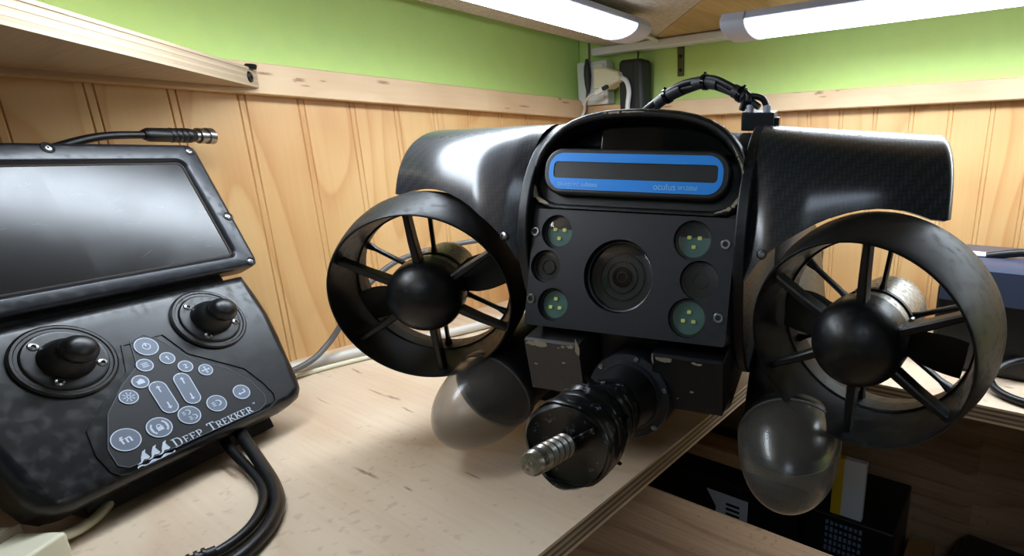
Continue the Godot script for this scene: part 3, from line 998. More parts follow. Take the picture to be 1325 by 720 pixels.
func head(o: Node) -> void:
	var t := Transform3D(Basis(Vector3.RIGHT, -deg_to_rad(24.6)), Vector3(0, 0.0385, -0.034))
	# --- camera head with its sunk lights and lens (a boolean plate: box minus bores)
	var n := node("camera_head", o, t)
	var holes := [[-0.0556, 0.0125, 0.0126], [-0.0622, -0.0137, 0.0122], [-0.0535, -0.0415, 0.0124], [0.0482, 0.0128, 0.0138], [0.0552, -0.0145, 0.0136], [0.0495, -0.0412, 0.0138], [-0.0042, -0.0165, 0.0265]]
	var csg := CSGCombiner3D.new()
	var pl := CSGPolygon3D.new()
	pl.polygon = Mb.rect(0.153, 0.0873, 0.002)
	pl.depth = 0.026
	pl.position = Vector3(0.0008, -0.0146, 0.0)
	pl.material = M["plate black"]
	csg.add_child(pl)
	for h in holes:
		var c := CSGCylinder3D.new()
		c.operation = CSGShape3D.OPERATION_SUBTRACTION
		c.radius = h[2]
		c.height = 0.0120 if h[2] < 0.02 else 0.020
		c.sides = 48
		c.transform = Transform3D(Basis(Vector3.RIGHT, PI / 2), Vector3(h[0], h[1], 0.0))
		c.material = M["plate black"]
		csg.add_child(c)
	put(csg, "face_plate", n)
	# CSGPolygon extrudes towards -z, so its front stays at z = 0
	for i in 6:
		var h: Array = holes[i]
		var c := Vector3(h[0], h[1], 0)
		var mb := Mb.new()
		mb.ring(Mb.disc(h[2] - 0.0003), Mb.disc(h[2] - 0.0022), -0.0056, -0.0040, Transform3D(Basis(), c))
		fin(mb, "lamp_ring", M["frame black"], n)
		mb = Mb.new()
		mb.prism(Mb.disc(h[2] - 0.0022), -0.0062, -0.0052, 0.0, Transform3D(Basis(), c))
		fin(mb, "lamp_board", M["led board"] if i % 3 != 1 else M["rubber"], n)
		if i % 3 != 1:
			for k in 3:
				var a := PI / 2 + TAU * k / 3 + (PI if i in [0, 3] else 0.0)
				mb = Mb.new()
				mb.prism(Mb.rect(0.0030, 0.0026, 0.0006), -0.0053, -0.0042, 0.0002, Transform3D(Basis(), c + Vector3(0.0043 * cos(a), 0.0043 * sin(a), 0)))
				fin(mb, "led_chip", M["led chip"], n)
		else:
			mb = Mb.new()
			mb.ring(Mb.disc(0.0056), Mb.disc(0.0048), -0.0053, -0.0046, Transform3D(Basis(), c))
			fin(mb, "inner_ring", M["steel dark"], n)
		mb = Mb.new()
		mb.lathe([[h[2] - 0.0010, -0.0040], [h[2] - 0.004, -0.0037], [0.004, -0.0035], [0.0, -0.0034]], 32, Transform3D(Basis(), c))
		fin(mb, "lamp_glass", M["lens glass"], n)
	# main lens
	var lc := Transform3D(Basis(), Vector3(-0.0042, -0.0165, 0))
	var mb2 := Mb.new()
	mb2.lathe([[0.0240, -0.0095], [0.0262, -0.0095], [0.0264, -0.0060], [0.0256, -0.0050], [0.0244, -0.0056]], 64, lc, true)
	fin(mb2, "lens_ring", M["frame black"], n)
	mb2 = Mb.new()
	mb2.prism(Mb.disc(0.0250, 48), -0.0099, -0.0092, 0.0, lc)
	fin(mb2, "lens_back", M["deep black"], n)
	for r in [[0.0175, 0.0165, "steel dark"], [0.0120, 0.0112, "steel dark"], [0.0075, 0.0, "gloss black"], [0.0040, 0.0034, "steel dark"]]:
		mb2 = Mb.new()
		if r[1] > 0: mb2.ring(Mb.disc(r[0], 48), Mb.disc(r[1], 48), -0.0095, -0.0082, lc)
		else: mb2.prism(Mb.disc(r[0], 48), -0.0095, -0.0084, 0.0, lc)
		fin(mb2, "lens_element", M[r[2]], n)
	mb2 = Mb.new()
	mb2.prism(Mb.rect(0.006, 0.010, 0.0025), -0.0093, -0.0088, 0.0, lc * Transform3D(Basis(), Vector3(-0.0125, -0.0055, 0)))
	fin(mb2, "lens_reflection", M["lens green"], n)  # greenish reflection in the lens, painted as a flat patch
	mb2 = Mb.new()
	var gp := []
	for k in 9:
		var a := PI / 2 * k / 8.0
		gp.append([0.0246 * cos(a), -0.0066 + 0.0012 * sin(a)])
	mb2.lathe(gp, 64, lc)
	fin(mb2, "lens_glass", M["lens glass"], n)
	for q in [[-0.0733, 0.0118], [-0.0718, -0.0388], [0.0713, 0.0114], [0.0712, -0.0389]]:
		mb2 = Mb.new()
		mb2.lathe([[0.0036, -0.0012], [0.0036, 0.0005], [0.0031, 0.0010], [0.0020, 0.0010], [0.0018, -0.0006], [0.0, -0.0006]], 22, Transform3D(Basis(), Vector3(q[0], q[1], 0)))
		fin(mb2, "screw", M["steel"], n)
	# --- hood round the sonar
	var open := [[0.060, 0.0335], [0.0668, 0.0352], [0.0722, 0.0385], [0.0757, 0.0430], [0.0772, 0.0485], [0.0774, 0.0545], [0.0760, 0.0620], [0.0735, 0.0690], [0.0695, 0.0755], [0.0640, 0.0818], [0.0575, 0.0872], [0.0500, 0.0913], [0.0400, 0.0948], [0.0280, 0.0972], [0.0140, 0.0984], [0.0, 0.0988]]
	var inner := PackedVector2Array()
	for p in open: inner.append(Vector2(p[0], p[1]))
	for k in range(open.size() - 2, -1, -1): inner.append(Vector2(-open[k][0], open[k][1]))
	for k in range(1, 12): inner.append(Vector2(lerpf(-0.060, 0.060, k / 12.0), 0.0332))
	var off := func(d: float) -> PackedVector2Array: return Mb.inset(inner, -d)
	var rows := []
	for q in [[0.0012, -0.048], [0.0002, -0.012], [-0.0006, -0.0030], [0.0002, -0.0008], [0.0018, 0.0004], [0.0036, 0.0002], [0.0054, -0.0014], [0.0068, -0.0044], [0.0080, -0.012], [0.0090, -0.030], [0.0096, -0.06], [0.0096, -0.095]]:
		var r := PackedVector3Array()
		var pp: PackedVector2Array = off.call(q[0])
		for a in pp:
			# the lower edge stays behind the camera plate, and the sides stay between the frames
			r.append(Vector3(clampf(a.x, -0.0788, 0.0788), maxf(a.y, 0.0302), q[1]))
		rows.append(r)
	for r in rows: r.reverse()
	var hood := node("sonar_hood", o, t)
	mb2 = Mb.new()
	mb2.grid(rows, true)
	fin(mb2, "hood_shell", M["black plastic"], hood, 50.0)
	mb2 = Mb.new()
	mb2.prism(off.call(0.0008), -0.050, -0.026)
	fin(mb2, "hood_back", M["deep black"], hood)
	# glossy bay above the sonar
	mb2 = Mb.new()
	# front outline in (x, y): straight at one side, following the arch at the other
	var bay := poly([[-0.033, 0.0745], [0.069, 0.0745], [0.0665, 0.0785], [0.0615, 0.0840], [0.0555, 0.0885], [0.0480, 0.0918], [0.0390, 0.0940], [0.0270, 0.0955], [0.0, 0.0965], [-0.020, 0.0955], [-0.030, 0.0945], [-0.033, 0.0920]])
	mb2.prism(bay, -0.044, -0.0120, 0.0018)
	fin(mb2, "gloss_bay", M["gloss black"], hood)
	# worn edges of the hood
	var rnd := RandomNumberGenerator.new()
	rnd.seed = 77
	var wear := func(path: Array, w: float, gap: float) -> void:
		var c := curve(path, 9)
		var up := PackedVector2Array()
		var dn := PackedVector2Array()
		for k in c.size():
			var e := (c[mini(k + 1, c.size() - 1)] - c[maxi(k - 1, 0)]).normalized()
			var nv := Vector2(-e.y, e.x)
			var f := sin(PI * (k + 0.3) / c.size())
			up.append(Vector2(c[k].x, c[k].y) + nv * w * f * rnd.randf_range(0.15, 1.0))
			dn.append(Vector2(c[k].x, c[k].y) - nv * w * f * rnd.randf_range(0.10, 0.7))
			if (rnd.randf() < gap and up.size() > 2) or k == c.size() - 1:
				dn.reverse()
				up.append_array(dn)
				if Geometry2D.is_polygon_clockwise(up): up.reverse()
				var b := Mb.new()
				b.prism(up, path[0].z - 0.0012, path[0].z)
				fin(b, "worn_patch", M["tan chip"], hood)
				up = PackedVector2Array()
				dn = PackedVector2Array()
	wear.call([Vector3(0.0690, 0.0792, 0.0010), Vector3(0.0728, 0.0725, 0.0010), Vector3(0.0765, 0.0655, 0.0010), Vector3(0.0787, 0.0570, 0.0010), Vector3(0.0787, 0.0480, 0.0010)], 0.0012, 0.10)
	wear.call([Vector3(0.0788, 0.0470, 0.0010), Vector3(0.0760, 0.0410, 0.0010), Vector3(0.0705, 0.0352, 0.0010), Vector3(0.061, 0.0318, 0.0010)], 0.0022, 0.05)
	wear.call([Vector3(-0.0792, 0.0500, 0.0010), Vector3(-0.0776, 0.0420, 0.0010), Vector3(-0.0735, 0.0362, 0.0010), Vector3(-0.0640, 0.0325, 0.0010)], 0.0034, 0.04)
	wear.call([Vector3(-0.028, 0.1004, 0.0009), Vector3(-0.015, 0.1010, 0.0009), Vector3(0.004, 0.1014, 0.0009)], 0.0014, 0.15)
	# --- the sonar
	var so := node("sonar", o, t)
	mb2 = Mb.new()
	mb2.prism(Mb.rect(0.1405, 0.0345, 0.0150, 8), -0.044, 0.0, 0.0022, Transform3D(Basis(), Vector3(0, 0.0574, 0.002)))
	fin(mb2, "sonar_body", M["rubber"], so)
	mb2 = Mb.new()
	mb2.ring(sh(Mb.rect(0.1310, 0.0268, 0.0112, 8), 0, 0.0573), sh(Mb.rect(0.1235, 0.0122, 0.0030, 8), 0, 0.0582), 0.0015, 0.0026)
	fin(mb2, "blue_face", M["sonar blue"], so)
	mb2 = Mb.new()
	mb2.prism(sh(Mb.rect(0.1235, 0.0122, 0.0030, 8), 0, 0.0582), 0.0012, 0.0018)
	fin(mb2, "transducer_window", M["gloss black"], so)
	text("blueprint subsea", "Droid Sans", 0.0030, M["sonar print"], "lettering", so, Transform3D(Basis(), Vector3(-0.0575, 0.0478, 0.0027)))
	text("oculus", "Droid Sans", 0.0041, M["sonar print"], "lettering", so, Transform3D(Basis(), Vector3(0.0165, 0.0480, 0.0027)))
	text("M1200d", "Droid Sans", 0.0027, M["sonar print"], "lettering", so, Transform3D(Basis(), Vector3(0.0345, 0.0478, 0.0027)))

func sh(p: PackedVector2Array, x: float, y: float) -> PackedVector2Array:
	var o := PackedVector2Array()
	for a in p: o.append(a + Vector2(x, y))
	return o

func arm(o: Node) -> void:
	var n := node("gripper_arm", o, Transform3D(Basis(Vector3.UP, -deg_to_rad(3.0)) * Basis(Vector3.RIGHT, -deg_to_rad(13.5)), Vector3(0.0065, -0.0625, -0.0055)))
	var mb := Mb.new()
	mb.lathe([[0.0, -0.03], [0.0330, -0.03], [0.0330, -0.002], [0.0320, 0.0], [0.0272, 0.0010], [0.0258, 0.0036], [0.0, 0.0036]], 56)
	fin(mb, "flange", M["plate black"], n)
	for k in 6:
		var a := deg_to_rad(18.0 + 60.0 * k)
		mb = Mb.new()
		pan_screw(mb, 0.0023)
		var f := fin(mb, "screw", M["steel"], n)
		f.position = Vector3(0.0298 * cos(a), 0.0298 * sin(a), 0.0008)
	mb = Mb.new()
	mb.lathe([[0.0, 0.0], [0.0245, 0.003], [0.0235, 0.009], [0.0205, 0.018], [0.0190, 0.030], [0.0195, 0.045], [0.0225, 0.062], [0.0235, 0.082], [0.0, 0.083]], 48)
	fin(mb, "barrel", M["rubber"], n)
	# wraps of tape, each turn wound unevenly over the last, with loose ends
	var rnd := RandomNumberGenerator.new()
	rnd.seed = 9
	var z := 0.024
	for k in 6:
		var w := rnd.randf_range(0.015, 0.021)
		var tilt := Basis(Vector3(rnd.randf_range(-1, 1), rnd.randf_range(-1, 1), 0).normalized(), rnd.randf_range(0.05, 0.20))
		var ph := rnd.randf() * TAU
		var rows := []
		for q in 9:
			var u := q / 8.0
			var row := PackedVector3Array()
			var lift := (0.0016 if q in [1, 2, 3, 4, 5, 6, 7] else -0.0006) + 0.0010 * sin(u * PI)
			for i in 60:
				var a := TAU * i / 60
				var zz := z + w * u
				var r0 := lerpf(0.0196, 0.0255, smoothstep(0.030, 0.075, zz))
				var r: float = r0 + lift + 0.0011 * sin(2.0 * a + ph) + 0.0007 * sin(5.0 * a + ph * 2.0 + u * 3.0) * u + 0.00015 * sin(11.0 * a + 4.0 * u + ph)
				row.append(tilt * Vector3(r * cos(a), r * sin(a), w * (u - 0.5)) + Vector3(0, 0, z + w / 2))
			rows.append(row)
		mb = Mb.new()
		mb.grid(rows, true)
		fin(mb, "tape_wrap", M["tape black"], n, 60.0)
		z += 0.0098
	mb = Mb.new()
	var rows2 := []
	for q in [[0.0255, 0.066], [0.0275, 0.084], [0.0280, 0.0895], [0.0270, 0.0910], [0.0256, 0.0890], [0.0150, 0.0880], [0.0, 0.0884]]:
		var row := PackedVector3Array()
		for i in 60:
			var a := TAU * i / 60
			var r: float = q[0] * (1.0 + 0.025 * sin(3.0 * a + 1.0) + 0.012 * sin(7.0 * a))
			row.append(Vector3(r * cos(a), r * sin(a), q[1] + (0.0012 * sin(4.0 * a + r * 300.0) if q[0] > 0.02 else 0.0)))
		rows2.append(row)
	mb.grid(rows2, true)
	fin(mb, "end_cap", M["tape black"], n, 60.0)
	for k in 5:
		var a := TAU * k / 5 + rnd.randf() * 0.5
		mb = Mb.new()
		var rows := []
		var zf := rnd.randf_range(0.045, 0.088)
		var base := Vector3(cos(a), sin(a), 0) * lerpf(0.0215, 0.0272, smoothstep(0.030, 0.075, zf)) + Vector3(0, 0, zf)
		var tn := Vector3(-sin(a), cos(a), rnd.randf_range(-0.6, 0.6)).normalized()
		for q in 5:
			var c := base + Vector3(cos(a), sin(a), 0) * 0.0003 * q * q + tn * 0.0026 * q
			var w: float = 0.005 * (1.0 - q / 5.0) + 0.0005
			rows.append(PackedVector3Array([c + Vector3(0, 0, -w), c + Vector3(0, 0, w), c + Vector3(0, 0, w) - Vector3(cos(a), sin(a), 0) * 0.0004, c + Vector3(0, 0, -w) - Vector3(cos(a), sin(a), 0) * 0.0004]))
		mb.grid(rows, true)
		fin(mb, "tape_flap", M["tape black"], n)
	# threaded bolt
	var bt := Basis(Vector3.RIGHT, -deg_to_rad(8.0))
	mb = Mb.new()
	var p := [[0.0, 0.0], [0.0068, 0.0]]
	for k in 5:
		p.append([0.0050, 0.0040 + 0.0058 * k]); p.append([0.0050, 0.0052 + 0.0058 * k])
		p.append([0.0076, 0.0066 + 0.0058 * k]); p.append([0.0076, 0.0080 + 0.0058 * k])
	p.append([0.0062, 0.0335]); p.append([0.0070, 0.0345]); p.append([0.0072, 0.0395]); p.append([0.0060, 0.0418]); p.append([0.0016, 0.0424]); p.append([0.0, 0.0418])
	mb.lathe(p, 24, Transform3D(bt, Vector3(0, 0.000, 0.086)))
	fin(mb, "threaded_bolt", M["bolt steel"], n, 25.0)
	mb = Mb.new()
	mb.box(Vector3(0, 0, 0), Vector3(0.0035, 0.020, 0.003), 0.0008)
	var lv := fin(mb, "linkage", M["tape black"], n)
	lv.transform = Transform3D(Basis(Vector3(0, 0, 1), -1.0), Vector3(0.010, 0.008, 0.0905))
	# dark mount behind, between the cheek blocks
	mb = Mb.new()
	mb.prism(Mb.rect(0.050, 0.075, 0.004), -0.075, -0.028, 0.001, Transform3D(Basis(Vector3.RIGHT, deg_to_rad(14.5)), Vector3(-0.0095, 0.004, 0)))
	fin(mb, "arm_mount", M["deep black"], n)

func harness(o: Node) -> void:
	var n := node("cable_harness", o)
	var mid := [Vector3(-0.040, 0.112, -0.190), Vector3(-0.024, 0.124, -0.170), Vector3(-0.004, 0.1365, -0.160), Vector3(0.016, 0.1445, -0.152), Vector3(0.036, 0.1475, -0.144), Vector3(0.054, 0.1425, -0.136), Vector3(0.0675, 0.136, -0.131), Vector3(0.0710, 0.1285, -0.130)]
	for k in 4:
		var a := TAU * k / 4
		var pts := []
		for i in mid.size():
			var d := 0.0030 * (1.9 if i in [0, 7] else 1.0)
			pts.append(mid[i] + Vector3(cos(a + i * 0.7) * d * (0.7 if i < 7 else 1.2), sin(a + i * 0.7) * d, sin(a + i * 0.7) * d * 0.6))
		var mb := Mb.new()
		mb.tube(curve(pts, 7), 0.0026, 10)
		fin(mb, "cable", M["rubber"], n)
	# spiral wrap and its ragged joints
	for q in [[1.5, 2.7], [3.3, 4.4], [5.2, 5.9]]:
		var c := curve(mid, 10)
		var seg := PackedVector3Array()
		for i in range(int(q[0] * 10), int(q[1] * 10) + 1):
			seg.append(c[i])
		var mb := Mb.new()
		mb.tube(seg, 0.0052 + 0.0005 * sin(q[0] * 3.0), 14)
		fin(mb, "wrap", M["adapter black"], n)
	for q in [2.05, 3.85, 5.65]:
		var c := curve(mid, 10)
		var i := int(q * 10)
		var e := (c[i + 1] - c[i]).normalized()
		var mb := Mb.new()
		var s := e.cross(Vector3.UP).normalized()
		mb.lathe([[0.0048, -0.0016], [0.0062, -0.0016], [0.0062, 0.0016], [0.0048, 0.0016]], 16, Transform3D(Basis(s, e.cross(s), e), c[i]), true)
		mb.x = Transform3D(Basis(s, e.cross(s), e), c[i])
		mb.box(Vector3(0.0, -0.0066, 0), Vector3(0.0022, 0.002, 0.0018), 0.0004)
		fin(mb, "cable_tie", M["gloss black"], n)
	var mb2 := Mb.new()
	mb2.box(Vector3(0.0775, 0.1195, -0.135), Vector3(0.0250, 0.0135, 0.022), 0.0012)
	var b := fin(mb2, "connector_block", M["plate black"], o)
	mb2 = Mb.new()
	mb2.box(Vector3(0.0915, 0.1195, -0.13), Vector3(0.004, 0.006, 0.008), 0.0006)
	fin(mb2, "side_plug", M["rubber"], b)
	for x in [0.0708, 0.0835]:
		mb2 = Mb.new()
		mb2.lathe([[0.0, -0.002], [0.0030, -0.002], [0.0030, 0.004], [0.0022, 0.005], [0.0, 0.005]], 14, Transform3D(Basis(Vector3.RIGHT, -PI / 2), Vector3(x, 0.1265, -0.130)))
		fin(mb2, "gland", M["lamp grey"], b)
	mb2 = Mb.new()
	mb2.tube(curve([Vector3(0.062, 0.137, -0.131), Vector3(0.073, 0.1375, -0.130), Vector3(0.080, 0.1355, -0.130), Vector3(0.0835, 0.1295, -0.130)], 6), 0.0024, 10)
	fin(mb2, "cable", M["rubber"], n)

# ---------------------------------------------------------------- the handheld controller
func controller() -> void:
	var e := Vector3(-0.3233, 0, -0.9463).normalized()
	var zz := Vector3(0.9463, 0, -0.3233).normalized()
	var o := node("handheld_controller", self, Transform3D(Basis(e, Vector3.UP, zz), Vector3(-0.5049, 0.742, -0.1319)))
	tag(o, "black handheld controller with a wide scuffed screen, two joysticks and grey round buttons", "controller")
	var ft := Transform3D(Basis(Vector3.RIGHT, -deg_to_rad(33.0)), Vector3.ZERO)    # x along the face, y up the face, z out of it
	# body: rounded trapezoid, deep behind
	var out := [[-0.088, -0.001], [0.068, -0.001], [0.078, 0.0015], [0.0845, 0.008], [0.0885, 0.020], [0.0925, 0.040], [0.0975, 0.062], [0.1015, 0.085], [0.1025, 0.105], [0.1020, 0.128], [-0.1080, 0.128], [-0.1090, 0.105], [-0.1085, 0.085], [-0.1070, 0.062], [-0.1060, 0.040], [-0.1050, 0.020], [-0.1025, 0.008], [-0.097, 0.0015]]
	var mb := Mb.new()
	mb.prism(poly(out), -0.034, 0.0, 0.0085, ft)
	var body := fin(mb, "body", M["controller plastic"], o)
	# keypad overlay: raised tray with a thin edge line
	var tray := poly([[-0.0560, 0.0030], [0.0480, 0.0030], [0.0545, 0.0060], [0.0580, 0.0130], [0.0560, 0.0260], [0.0500, 0.0440], [0.0330, 0.0600], [0.0200, 0.0720], [0.0130, 0.0930], [-0.0150, 0.0930], [-0.0230, 0.0720], [-0.0400, 0.0600], [-0.0620, 0.0420], [-0.0660, 0.0240], [-0.0650, 0.0100], [-0.0620, 0.0050]])
	mb = Mb.new()
	mb.ring(tray, Mb.inset(tray, 0.0010), -0.001, 0.0009, ft)
	fin(mb, "tray_edge", M["controller plastic"], o)
	var lay := poly([[-0.0555, 0.0075], [0.0395, 0.0055], [0.0470, 0.0090], [0.0500, 0.0160], [0.0470, 0.0320], [0.0370, 0.0500], [0.0220, 0.0620], [0.0080, 0.0900], [0.0010, 0.0970], [-0.0090, 0.0940], [-0.0150, 0.0740], [-0.0300, 0.0640], [-0.0470, 0.0480], [-0.0590, 0.0250], [-0.0600, 0.0120]])
	mb = Mb.new()
	mb.prism(lay, -0.0005, 0.0004, 0.0, ft)
	var over := fin(mb, "keypad_overlay", M["overlay"], o)
	mb = Mb.new()
	mb.ring(lay, Mb.inset(lay, 0.0005), -0.0002, 0.00065, ft)
	fin(mb, "overlay_edge", M["overlay line"], over)
	# printed name and wave mark
	var tp := func(x: float, y: float, z := 0.0005) -> Transform3D: return ft * Transform3D(Basis(), Vector3(x, y, z))
	var xs := -0.0268
	for q in [["D", 0.0068, 0.0068], ["EEP", 0.0054, 0.0152], ["T", 0.0068, 0.0056], ["REKKER", 0.0054, 0.0]]:
		text(q[0], "Droid Serif", q[1], M["print grey"], "lettering", over, tp.call(xs, 0.0098 if q[1] > 0.006 else 0.0092), 0.0002)
		xs += q[2] + (0.0032 if q[0] == "EEP" else 0.0002)
	text("TM", "Droid Sans", 0.0012, M["print grey"], "lettering", over, tp.call(0.0368, 0.0130))
	for w in 3:
		var x0 := -0.0512 + 0.0066 * w
		mb = Mb.new()
		mb.prism(poly([[x0, 0.0068], [x0 + 0.0030, 0.0080], [x0 + 0.0044, 0.0108], [x0 + 0.0070, 0.0142], [x0 + 0.0092, 0.0148], [x0 + 0.0078, 0.0128], [x0 + 0.0074, 0.0100], [x0 + 0.0088, 0.0086], [x0 + 0.0074, 0.0078], [x0 + 0.0050, 0.0086], [x0 + 0.0028, 0.0068]]), 0.0004, 0.0007, 0.0, ft)
		fin(mb, "wave_mark", M["print grey"], over)
	var wv := []
	for k in 25: wv.append([-0.0520 + 0.024 * k / 24.0, 0.0052 + 0.0009 * sin(k * 0.8)])
	for k in range(24, -1, -1): wv.append([-0.0520 + 0.024 * k / 24.0, 0.0042 + 0.0009 * sin(k * 0.8)])
	mb = Mb.new()
	mb.prism(poly(wv), 0.0004, 0.0007, 0.0, ft)
	fin(mb, "wave_mark", M["print grey"], over)
	# buttons: x, y, radius, mark
	for q in [[-0.0022, 0.0863, 0.0075, "power"], [0.0048, 0.0727, 0.0050, "1"], [-0.0106, 0.0728, 0.0052, "menu"], [0.0119, 0.0619, 0.0050, "2"], [0.0226, 0.0538, 0.0050, "cross"], [-0.0195, 0.0619, 0.0052, "camera"], [-0.0311, 0.0541, 0.0056, "sun"], [0.0352, 0.0258, 0.0064, "enter"], [0.0142, 0.0251, 0.0070, "lamp"], [-0.0066, 0.0249, 0.0074, "lamps"], [-0.0273, 0.0252, 0.0078, "lock"], [-0.0477, 0.0263, 0.0084, "fn"]]:
		button(o, ft, Vector2(q[0], q[1]), Mb.disc(q[2], 28), q[3], q[2])
	for x in [-0.0132, 0.0033]:
		button(o, ft * Transform3D(Basis(Vector3(0, 0, 1), -0.10 if x > 0 else -0.07), Vector3(x, 0.0449, 0)), Vector2.ZERO, Mb.rect(0.0112, 0.0272, 0.0056, 8), "updown", 0.0056)
	# joysticks
	for q in [Vector2(-0.0478, 0.0926), Vector2(0.0496, 0.0936)]:
		var j := node("joystick", o, ft * Transform3D(Basis(), Vector3(q.x, q.y, 0)))
		mb = Mb.new()
		mb.lathe([[0.0, -0.002], [0.0275, -0.002], [0.0275, 0.0015], [0.0262, 0.0026], [0.0248, 0.0026], [0.0242, 0.0018], [0.0225, 0.0018], [0.0215, 0.0034], [0.0200, 0.0038], [0.0, 0.0038]], 56)
		fin(mb, "base_ring", M["black plastic"], j)
		mb = Mb.new()
		mb.lathe([[0.0150, 0.0030], [0.0148, 0.0050], [0.0138, 0.0085], [0.0122, 0.0120], [0.0108, 0.0142], [0.0098, 0.0150], [0.0094, 0.0160], [0.0085, 0.0185], [0.0, 0.0195]], 36)
		fin(mb, "boot", M["rubber"], j)
		mb = Mb.new()
		mb.lathe([[0.0, 0.0175], [0.0085, 0.0175], [0.0098, 0.0192], [0.0102, 0.0212], [0.0098, 0.0228], [0.0090, 0.0236], [0.0086, 0.0250], [0.0074, 0.0268], [0.0050, 0.0282], [0.0, 0.0290]], 36)
		var kn := fin(mb, "knob", M["black plastic"], j)
		kn.transform = Transform3D(Basis(Vector3.RIGHT, 0.06), Vector3.ZERO)
		for k in 3:
			var a := deg_to_rad([128.0, -32.0, 232.0][k])
			mb = Mb.new()
			pan_screw(mb, 0.0031)
			var f := fin(mb, "screw", M["steel"], j)
			f.position = Vector3(0.0178 * cos(a), 0.0178 * sin(a), 0.0036)
	# screen housing: stands steeper, proud of the body
	var bt := Transform3D(Basis(Vector3.RIGHT, -deg_to_rad(24.0)), ft * Vector3(0, 0.1313, 0.005))
	var hs := node("screen_housing", o, bt)
	var fr := Mb.rect(0.2360, 0.1225, 0.0085, 6)
	mb = Mb.new()
	mb.prism(sh(fr, 0, 0.0612), -0.024, -0.0035, 0.004)
	fin(mb, "housing_back", M["controller plastic"], hs)
	var rows := []
	var ap := Mb.rect(0.2010, 0.0915, 0.0050, 6)
	for q in [[fr, 0.0, -0.010], [fr, 0.0, -0.0035], [fr, 0.0012, -0.0010], [fr, 0.0040, 0.0], [ap, -0.0035, 0.0], [ap, -0.0022, -0.0006], [ap, 0.0, -0.0030], [ap, 0.0, -0.0045]]:
		var r := PackedVector3Array()
		var c := 0.0612 if q[0] == fr else 0.0597
		for a in (Mb.inset(q[0], q[1]) if q[1] != 0.0 else q[0]):
			r.append(Vector3(a.x, a.y + c, q[2]))
		rows.append(r)
	mb = Mb.new()
	mb.grid(rows, true)
	fin(mb, "bezel", M["bezel plastic"], hs, 45.0)
	mb = Mb.new()
	mb.prism(sh(ap, 0, 0.0597), -0.006, -0.0034)
	fin(mb, "screen", M["screen glass"], hs)
	mb = Mb.new()
	mb.ring(sh(Mb.inset(ap, -0.0001), 0, 0.0597), sh(Mb.inset(ap, 0.0012), 0, 0.0597), -0.0036, -0.0028)
	fin(mb, "screen_seal", M["seal dirt"], hs)
	for q in [[0.0115, 0.1185], [0.1105, 0.1165], [0.1125, 0.0515], [0.1105, 0.0060], [-0.0900, 0.1185], [-0.1125, 0.0515]]:
		mb = Mb.new()
		mb.lathe([[0.0043, -0.0012], [0.0043, 0.0003], [0.0036, 0.0006], [0.0030, 0.0003], [0.0028, -0.0010], [0.0, -0.0010]], 22, Transform3D(Basis(), Vector3(q[0], q[1] - 0.0012, 0)))
		fin(mb, "screw_seat", M["deep black"], hs)
		mb = Mb.new()
		mb.lathe([[0.0025, -0.0012], [0.0025, 0.0002], [0.0019, 0.0006], [0.0009, 0.0006], [0.0008, -0.0004], [0.0, -0.0004]], 18, Transform3D(Basis(), Vector3(q[0], q[1] - 0.0012, 0)))
		fin(mb, "screw", M["steel"], hs)
	# rear battery box and kickstand that prop it up
	mb = Mb.new()
	mb.prism(Mb.rect(0.19, 0.15, 0.01), -0.062, -0.020, 0.004, bt * Transform3D(Basis(), Vector3(0, 0.030, 0)))
	fin(mb, "rear_box", M["controller plastic"], o)
	mb = Mb.new()
	mb.prism(poly([[-0.030, -0.0295], [-0.115, -0.0295], [-0.125, 0.06], [-0.060, 0.06]]), -0.07, 0.07, 0.002, Transform3D(Basis(Vector3(0, 0, 1), Vector3(0, 1, 0), Vector3(-1, 0, 0)), Vector3.ZERO))
	fin(mb, "stand", M["controller plastic"], o)

